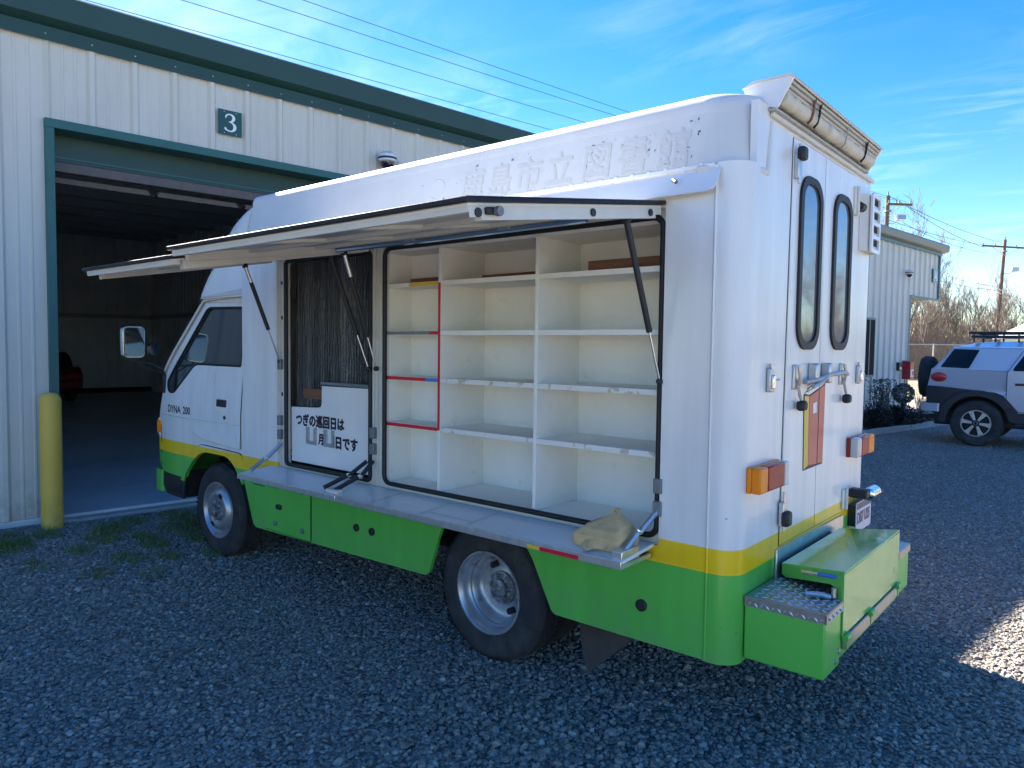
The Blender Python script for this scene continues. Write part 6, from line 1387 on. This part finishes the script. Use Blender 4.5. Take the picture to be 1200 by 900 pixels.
def leaf_cloud(n, fn, size, seed):
    rng = random.Random(seed); mb = MB()
    for k in range(n):
        p = fn(rng)
        if p is None: continue
        d = Vector((rng.gauss(0, 1), rng.gauss(0, 1), rng.gauss(0, 1))).normalized(); e = d.orthogonal().normalized(); s_ = size * rng.uniform(0.6, 1.4)
        mb.add([p - d * s_, p + e * s_ * 0.45, p + d * s_, p - e * s_ * 0.45], [(0, 1, 2, 3)])
    return mb
def mound(loc, r, h, label, m, seed, n=2600, size=0.035):
    t_ = thing('shrub', label, 'shrub', loc)
    def fn(rng):
        a, u = rng.random() * 6.283, rng.random(); q = (0.55 + 0.45 * rng.random()) * (0.85 + 0.2 * math.sin(a * 3 + seed) + 0.12 * math.sin(a * 7))
        el = rng.random() * 1.45
        return Vector((r * q * math.cos(a) * math.cos(el), r * q * math.sin(a) * math.cos(el), 0.06 + h * q * math.sin(el)))
    obj('foliage', leaf_cloud(n, fn, size, seed), m, t_, smooth=0)
    st_ = MB(); rng = random.Random(seed)
    for k in range(14):
        a = rng.random() * 6.28; st_.tube([(0.05 * math.cos(a), 0.05 * math.sin(a), 0), (r * 0.4 * math.cos(a), r * 0.4 * math.sin(a), h * 0.4), (r * 0.75 * math.cos(a), r * 0.75 * math.sin(a), h * 0.72)], [0.012, 0.008, 0.004], 4)
    obj('stem', st_, 'bark_dark', t_)
    return t_
mound((2.95, -14.35, 0.03), 0.46, 0.42, 'dark rounded low shrub at the wall, left of the other low shrub', 'shrub_dark', 1)
mound((2.62, -15.05, 0.03), 0.46, 0.42, 'dark rounded low shrub beside the SUV rear bumper', 'shrub_dark', 2)
ts_ = thing('shrub', 'tall sparse upright grey shrub against the office wall', 'shrub', (2.95, -14.75, 0.03))
st_ = MB(); rng = random.Random(8)
for k in range(46):
    a, q = rng.random() * 6.28, rng.random() * 0.20; h = rng.uniform(0.6, 1.08)
    st_.tube([(q * .4 * math.cos(a), q * .4 * math.sin(a), 0), (q * math.cos(a), q * math.sin(a), h * .5), (q * 1.3 * math.cos(a + .2), q * 1.3 * math.sin(a + .2), h)], [0.008, 0.006, 0.003], 4)
obj('stem', st_, 'bark_dark', ts_)
obj('foliage', leaf_cloud(800, lambda r_: Vector((r_.gauss(0, .13), r_.gauss(0, .13), r_.uniform(.25, 1.05))), 0.03, 5), 'shrub_grey', ts_, smooth=0)
rs_ = thing('shrub', 'round clipped grey-green shrub on a thin stem below the red box', 'shrub', (2.90, -16.55, 0.03))
obj('stem', MB().tube([(0, 0, 0), (0.01, 0.01, 0.3), (0, 0, 0.55)], 0.018, 6), 'bark_dark', rs_)
def ball(r_):
    d = Vector((r_.gauss(0, 1), r_.gauss(0, 1), r_.gauss(0, 1))).normalized() * 0.24 * (0.75 + 0.3 * r_.random()); return d + Vector((0, 0, 0.66))
obj('foliage', leaf_cloud(1700, ball, 0.026, 6), 'shrub_grey', rs_, smooth=0)
dg_ = thing('shrub', 'thin dry tan shrub just right of the round clipped shrub', 'shrub', (2.55, -16.9, 0.0))
st_ = MB()
for k in range(60):
    a, q = rng.random() * 6.28, rng.random() * 0.25; h = rng.uniform(0.4, 0.95)
    st_.tube([(0, 0, 0), (q * .6 * math.cos(a), q * .6 * math.sin(a), h * .5), (q * math.cos(a + .4), q * math.sin(a + .4), h)], [0.006, 0.005, 0.002], 3)
obj('stem', st_, 'bark_tan', dg_)

# ------------------------------------------------------------------ far fence, shed, trees, poles, wires
def D3(u, w, dep):
    """the point seen by the lens at photo pixel u, w and the given depth (used only to lay out the far background)"""
    return CAM + (F_ + (u - 600) / 856.3 * R_ - (w - 450) / 856.3 * U_) * dep
fdir = Vector((-0.76, -0.64, 0)).normalized(); f0 = Vector((11.5, -37.2, 0))
FN = thing('chain_link_fence', 'grey chain link fence in front of the brush beyond the yard', 'fence', f0)
FL = 26.0; FH = 2.08
for k in range(8):
    p = fdir * (FL * k / 7 - 1.2)
    obj('post', MB().cyl(p + Vector((0, 0, -0.1)), p + Vector((0, 0, FH + 0.04)), 0.034, 8), 'galvanised', FN)
obj('top_rail', MB().cyl(fdir * -1.2 + Vector((0, 0, FH)), fdir * (FL - 1.2) + Vector((0, 0, FH)), 0.026, 6), 'galvanised', FN)
mb = MB(); n_ = int(FL / 0.16)
for k in range(-13, n_):
    for s_ in (1, -1):
        x0 = k * 0.16 - 1.2; x1 = x0 + FH
        if s_ < 0: x0, x1 = x1, x0
        a, b = fdir * x0 + Vector((0, 0, 0.04)), fdir * x1 + Vector((0, 0, FH)); w = Vector((0, 0, 0.0022))
        mb.add([a - w, b - w, b + w, a + w], [(0, 1, 2, 3)])
obj('wire_mesh', mb, 'galvanised', FN, smooth=0, kind='stuff')

def hnoise(x, y): return 0.35 * math.sin(x * 0.13 + 1) * math.sin(y * 0.11)
def gen_tree(seed, H, spread=0.5, levels=5, kids=(5, 4, 4, 4), r0=0.10, upright=0.35, trunkfrac=0.3, minr=0.008):
    rng = random.Random(seed); tr_, cr_ = MB(), MB()
    def branch(p, d, L, r, lv):
        n = 4 if lv < 2 else 3; path = [p]; rs = [r]; q = p.copy(); dd = d.copy()
        for k in range(n):
            dd = (dd + Vector((rng.gauss(0, .13), rng.gauss(0, .13), rng.gauss(0, .08) + upright * 0.10))).normalized(); q = q + dd * L / n; path.append(q.copy()); rs.append(max(minr * 0.6, r * (1 - 0.55 * (k + 1) / n)))
        (tr_ if lv == 0 else cr_).tube(path, rs, 6 if lv == 0 else (4 if lv == 1 else 3), cap=False)
        if lv >= levels - 1: return
        for k in range(kids[min(lv, len(kids) - 1)]):
            t_ = rng.uniform(trunkfrac if lv == 0 else 0.2, 1.0); i = min(n - 1, int(t_ * n)); b = path[i].lerp(path[i + 1], t_ * n - i)
            side_ = Vector((rng.gauss(0, 1), rng.gauss(0, 1), rng.gauss(0, .4))).normalized(); nd = (dd * (1 - spread) + side_ * spread + Vector((0, 0, upright))).normalized()
            branch(b, nd, L * rng.uniform(0.45, 0.68), max(minr, rs[i] * 0.55), lv + 1)
    branch(Vector((0, 0, -0.1)), Vector((rng.gauss(0, .05), rng.gauss(0, .05), 1)).normalized(), H * 0.62, r0, 0)
    return tr_, cr_
def make_tree(seed, loc, label, cat='tree', group=None, mats=('bark_grey', 'bark_grey'), **k):
    t_ = thing('bare_tree', label, cat, loc, 0, group)
    a, b = gen_tree(seed, **k)
    obj('trunk', a, mats[0], t_, smooth=60); obj('crown', b, mats[1], t_, smooth=0)
    return t_
make_tree(21, (13.1, -64.0, 0), 'tall bare tree rising behind the office roof beside the utility pole', mats=('bark_grey', 'bark_grey'), H=12.5, spread=0.42, levels=6, kids=(9, 5, 4, 3, 3), r0=0.22, upright=0.3, minr=0.012)
GRP = 'leafless trees in the thicket beyond the fence'
protos = []
for i, (seed, H) in enumerate(((31, 6.6), (32, 7.4), (33, 5.8), (34, 6.9), (35, 8.0))):
    t_ = make_tree(seed, (0, 0, 0), 'leafless tan-grey tree in the thicket beyond the chain link fence', group=GRP, mats=('bark_tan', 'bark_tan'), H=H, spread=0.45, levels=5, kids=(8, 5, 4, 4), r0=0.07, upright=0.45, trunkfrac=0.12, minr=0.011)
    protos.append(t_)
rng = random.Random(12); n_t = 0
view_f = Vector((F_.x, F_.y, 0)).normalized()
for k in range(44):
    u = 1010 + 300 * (k + rng.uniform(-.4, .4)) / 44.0; dep = rng.uniform(50, 78)
    p = D3(u, 411, dep); p.z = 0
    o = protos[n_t] if n_t < 5 else copy_tree(protos[k % 5]); n_t += 1
    sc_ = rng.uniform(0.8, 1.12) * (0.80 + 0.2 * dep / 60); o.location = p; o.rotation_euler = (0, 0, rng.random() * 6.28); o.scale = (sc_, sc_, sc_)
for (x, y, k, q) in ((-10, -33, 0, .95), (-13.5, -36, 2, 1.15), (-7.5, -39, 4, .9), (-16, -32, 1, .95), (-19, -39, 3, 1.0), (-12, -43, 0, 1.2)):
    o = copy_tree(protos[k]); o.location = (x, y, 0); o.scale = (q, q, q); o.rotation_euler = (0, 0, x)
    o['label'] = 'leafless tree across the yard, seen mirrored in the rear door windows'; o['group'] = 'trees mirrored in the rear windows'
# pale leaning trunk in front of the thicket
make_tree(41, D3(1113, 431, 50) * Vector((1, 1, 0)) if False else Vector((D3(1113, 431, 50).x, D3(1113, 431, 50).y, 0)), 'pale leaning bare tree at the front of the thicket', mats=('bark_grey', 'bark_grey'), H=6.0, spread=0.75, levels=5, kids=(8, 5, 4, 3), r0=0.12, upright=0.1, trunkfrac=0.1, minr=0.014).rotation_euler = (rad(16), rad(28), 0)
# dense dry brush under the trees
mb = MB(); rng = random.Random(77)
for k in range(13000):
    u = rng.uniform(990, 1330); dep = 44 + 30 * rng.random() ** 1.4; p = D3(u, 411, dep); p.z = 0
    h = rng.uniform(0.8, 4.1) * (0.75 + 0.25 * math.sin(u * 0.05) * math.sin(u * .021 + 1)); a = rng.random() * 6.28; b = h * rng.uniform(.1, .55)
    q1 = p + Vector((math.cos(a) * b * .3, math.sin(a) * b * .3, h * .55)); q2 = p + Vector((math.cos(a + .5) * b, math.sin(a + .5) * b, h)); w = view_f.cross(Vector((0, 0, 1))) * rng.uniform(.010, .022)
    mb.add([p - w, p + w, q1 + w * .7, q1 - w * .7, q2 + w * .2], [(0, 1, 2, 3), (3, 2, 4)])
    q3 = q1 + Vector((rng.gauss(0, .5), rng.gauss(0, .5), rng.uniform(0, .8)))
    mb.add([q1 - w * .5, q1 + w * .5, q3], [(0, 1, 2)])
br = obj('brush_thicket', mb, 'brush_tan', None, smooth=0); tag(br, 'dense dry tan brush along the fence beyond the yard', 'brush', None, 'stuff')
# far tree line closing the horizon (one mass nobody could count)
def treeline(name, pts, n, h0, h1, m, seed, label):
    mb = MB(); rng = random.Random(seed)
    for k in range(n):
        t_ = rng.random() * (len(pts) - 1); i = int(t_); p = Vector(pts[i]).lerp(Vector(pts[i + 1]), t_ - i) + Vector((rng.gauss(0, 8), rng.gauss(0, 8), 0)); h = rng.uniform(h0, h1) * (0.8 + 0.25 * math.sin(t_ * 9) + .15 * math.sin(t_ * 23))
        d = (Vector((p.x, p.y, 0)) - Vector((CAM.x, CAM.y, 0))).normalized(); s_ = d.cross(Vector((0, 0, 1)))
        for j in range(5):
            a = p + s_ * rng.gauss(0, .6); b = a + s_ * rng.gauss(0, 1.2) + Vector((0, 0, h * rng.uniform(.6, 1))); w = s_ * rng.uniform(.06, .16)
            mb.add([a - w, a + w, b + w * .15, b - w * .15], [(0, 1, 2, 3)])
    o = obj(name, mb, m, None, smooth=0); return tag(o, label, 'woods', None, 'stuff')
treeline('distant_woods', [(60, -125, 0), (20, -130, 0), (-20, -130, 0), (-70, -110, 0), (-110, -60, 0), (-120, 0, 0), (-110, 60, 0)], 3600, 5, 9, 'bark_tan', 3, 'far grey-brown leafless woods on the horizon')

# shed with the white roof behind the SUV
sp0 = Vector((4.6, -48.6, 0))
SH = thing('shed', 'low shed with white ribbed metal roof behind the SUV', 'shed', sp0, math.atan2(fdir.y, fdir.x))
obj('wall', MB().box(0, 9, -5, 0, 0, 2.6), 'wall_metal_far', SH, smooth=0)
mb = MB()
obj('roof', MB().add([(-0.3, 0.3, 2.55), (9.3, 0.3, 2.55), (9.3, -2.5, 3.35), (-0.3, -2.5, 3.35), (9.3, -5.3, 2.55), (-0.3, -5.3, 2.55), (-0.3, 0.3, 2.49), (9.3, 0.3, 2.49), (9.3, -5.3, 2.49), (-0.3, -5.3, 2.49)], [(0, 1, 2, 3), (3, 2, 4, 5), (6, 9, 8, 7), (0, 6, 7, 1), (5, 4, 8, 9), (0, 3, 5, 9, 6), (1, 7, 8, 4, 2)]), 'suv_white', SH, smooth=0)
for k in range(24):
    x = -0.2 + k * 0.4
    obj('roof_rib', MB().tube([(x, 0.3, 2.565), (x, -2.5, 3.365)], 0.02, 4), 'suv_white', SH, smooth=0)

def utility_pole(loc, H, lean, label, arm, lamp, rz):
    t_ = thing('utility_pole', label, 'utility pole', loc, rz)
    t_.rotation_euler = (lean[0], lean[1], rz)
    obj('pole', MB().tube([(0, 0, -0.3), (0, 0, H * .5), (0, 0, H)], [0.16, 0.13, 0.105], 12), 'pole_wood', t_)
    x0, x1, z = arm
    ca = obj('crossarm', MB().box(x0, x1, -0.17, -0.06, z - 0.06, z + 0.06), 'pole_wood', t_, bevel=0.01)
    for q in [x0 + 0.1, x0 + 0.55 * (0 - x0) if x0 < -0.3 else x0 + 0.5, x1 - 0.1] + ([x1 * 0.45] if x1 > .9 else []):
        obj('insulator', MB().lathe([(0.02, 0.05), (0.05, 0.08), (0.03, 0.12), (0.055, 0.16), (0.03, 0.2), (0, 0.22)], 'z', (q, -0.115, z), 8), 'grey_hinge', ca)
    for q in (x0, x1):
        if abs(q) > 0.5: obj('arm_brace', MB().cyl((q * 0.55, -0.10, z - 0.06), (0, -0.10, z - 0.62), 0.018, 6), 'galvanised', t_)
    lx, lz, sd = lamp
    fl_ = obj('floodlight', MB().box(lx - 0.26, lx + 0.26, -0.38, -0.08, lz - 0.16, lz + 0.16), 'suv_white', t_, bevel=0.03)
    obj('lamp_face', MB().box(lx - 0.22, lx + 0.22, -0.395, -0.381, lz - 0.13, lz + 0.10), 'rear_glass', fl_, smooth=0)
    obj('lamp_bracket', MB().tube([(0, 0, lz - 0.3), (lx * .5, -0.12, lz - 0.34), (lx, -0.2, lz - 0.16)], 0.025, 6), 'galvanised', fl_)
    obj('hardware', MB().box(-0.15, 0.15, -0.15, 0.15, H - 0.9, H - 0.8).cyl((0.0, 0, H), (0.0, 0, H + 0.22), 0.035, 6), 'grey_hinge', t_)
    return t_
RZ = math.atan2(-R_.y, -R_.x) + math.pi      # crossarms lie across the view
P1 = Vector((9.38, -41.2, 0)); P2 = Vector((6.45, -61.6, 0))
utility_pole(P1, 10.2, (0, rad(1.0), 0), 'wooden utility pole with one-sided crossarm and floodlight behind the office roof', (-0.1, 1.28, 9.72), (0.62, 9.0, 1), RZ)
utility_pole(P2, 10.0, (0, rad(2.6), 0), 'wooden utility pole with wide crossarm and floodlight above the shed', (-1.75, 1.75, 9.45), (0.72, 7.85, 1), RZ)
def wire(name, pts, label, group, sag=0.3, r=0.012):
    path = []
    for a, b in zip(pts[:-1], pts[1:]):
        a, b = Vector(a), Vector(b)
        for k in range(12):
            t_ = k / 12; p = a.lerp(b, t_); p.z -= sag * 4 * t_ * (1 - t_); path.append(p)
    path.append(Vector(pts[-1]))
    o = obj(name, MB().tube(path, r, 5), 'wire_black', None); return tag(o, label, 'power line', group)
def onz(u, w, z):
    d = F_ + (u - 600) / 856.3 * R_ - (w - 450) / 856.3 * U_; return CAM + d * ((z - CAM.z) / d.z)
arm = [Vector((9.3, -41.1, 9.0)), Vector((9.3, -41.1, 9.5)), Vector((8.9, -41.5, 9.92)), Vector((8.45, -41.95, 9.85))]
names4 = ['lowest overhead wire, running along above the green eave', 'second overhead wire up from the green eave', 'third overhead wire up from the green eave', 'highest overhead wire across the top of the sky']
for k, (u0, ue, we) in enumerate(((100, 635, 157), (213, 673, 147), (302, 713, 138), (355, 735, 133))):
    z = 9.2 + 0.25 * k
    a = onz(u0, 0, z); b = arm[k]
    far = a + (a - b) * 0.9
    wire('overhead_wire', [far, a, b], names4[k], 'wires over the garage roof', sag=0.12, r=0.009)
for k, (w1, w2, lab) in enumerate(((230, 284, 'upper wire between the two utility poles'), (240, 290, 'second wire between the two utility poles'), (258, 289, 'third wire between the two utility poles'), (262, 296, 'lowest wire between the two utility poles'))):
    a = D3(1042 + 18 * (k % 2), w1, 40.2); b = D3(1172 - 18 * (k % 2), w2, 53.8)
    wire('pole_wire', [a, b], lab, 'wires between the utility poles', sag=0.25, r=0.014)
for k, (pa, pb, pc, lab) in enumerate(((D3(1080, 314, 75), D3(1166, 336, 53.8), D3(1230, 366, 45), 'upper communication cable at the right, passing the wide-armed pole'), (D3(1080, 324, 75), D3(1166, 340, 53.8), D3(1230, 372, 45), 'lower communication cable at the right, passing the wide-armed pole'))):
    wire('cable', [pa, pb, pc], lab, 'communication cables at the right', sag=0.15, r=0.028)
wire('guy_wire', [D3(1171, 310, 53.8), Vector((D3(1150, 360, 56).x, D3(1150, 360, 56).y, 0))], 'thin guy wire slanting down from the wide-armed pole', None, sag=0.0, r=0.012)
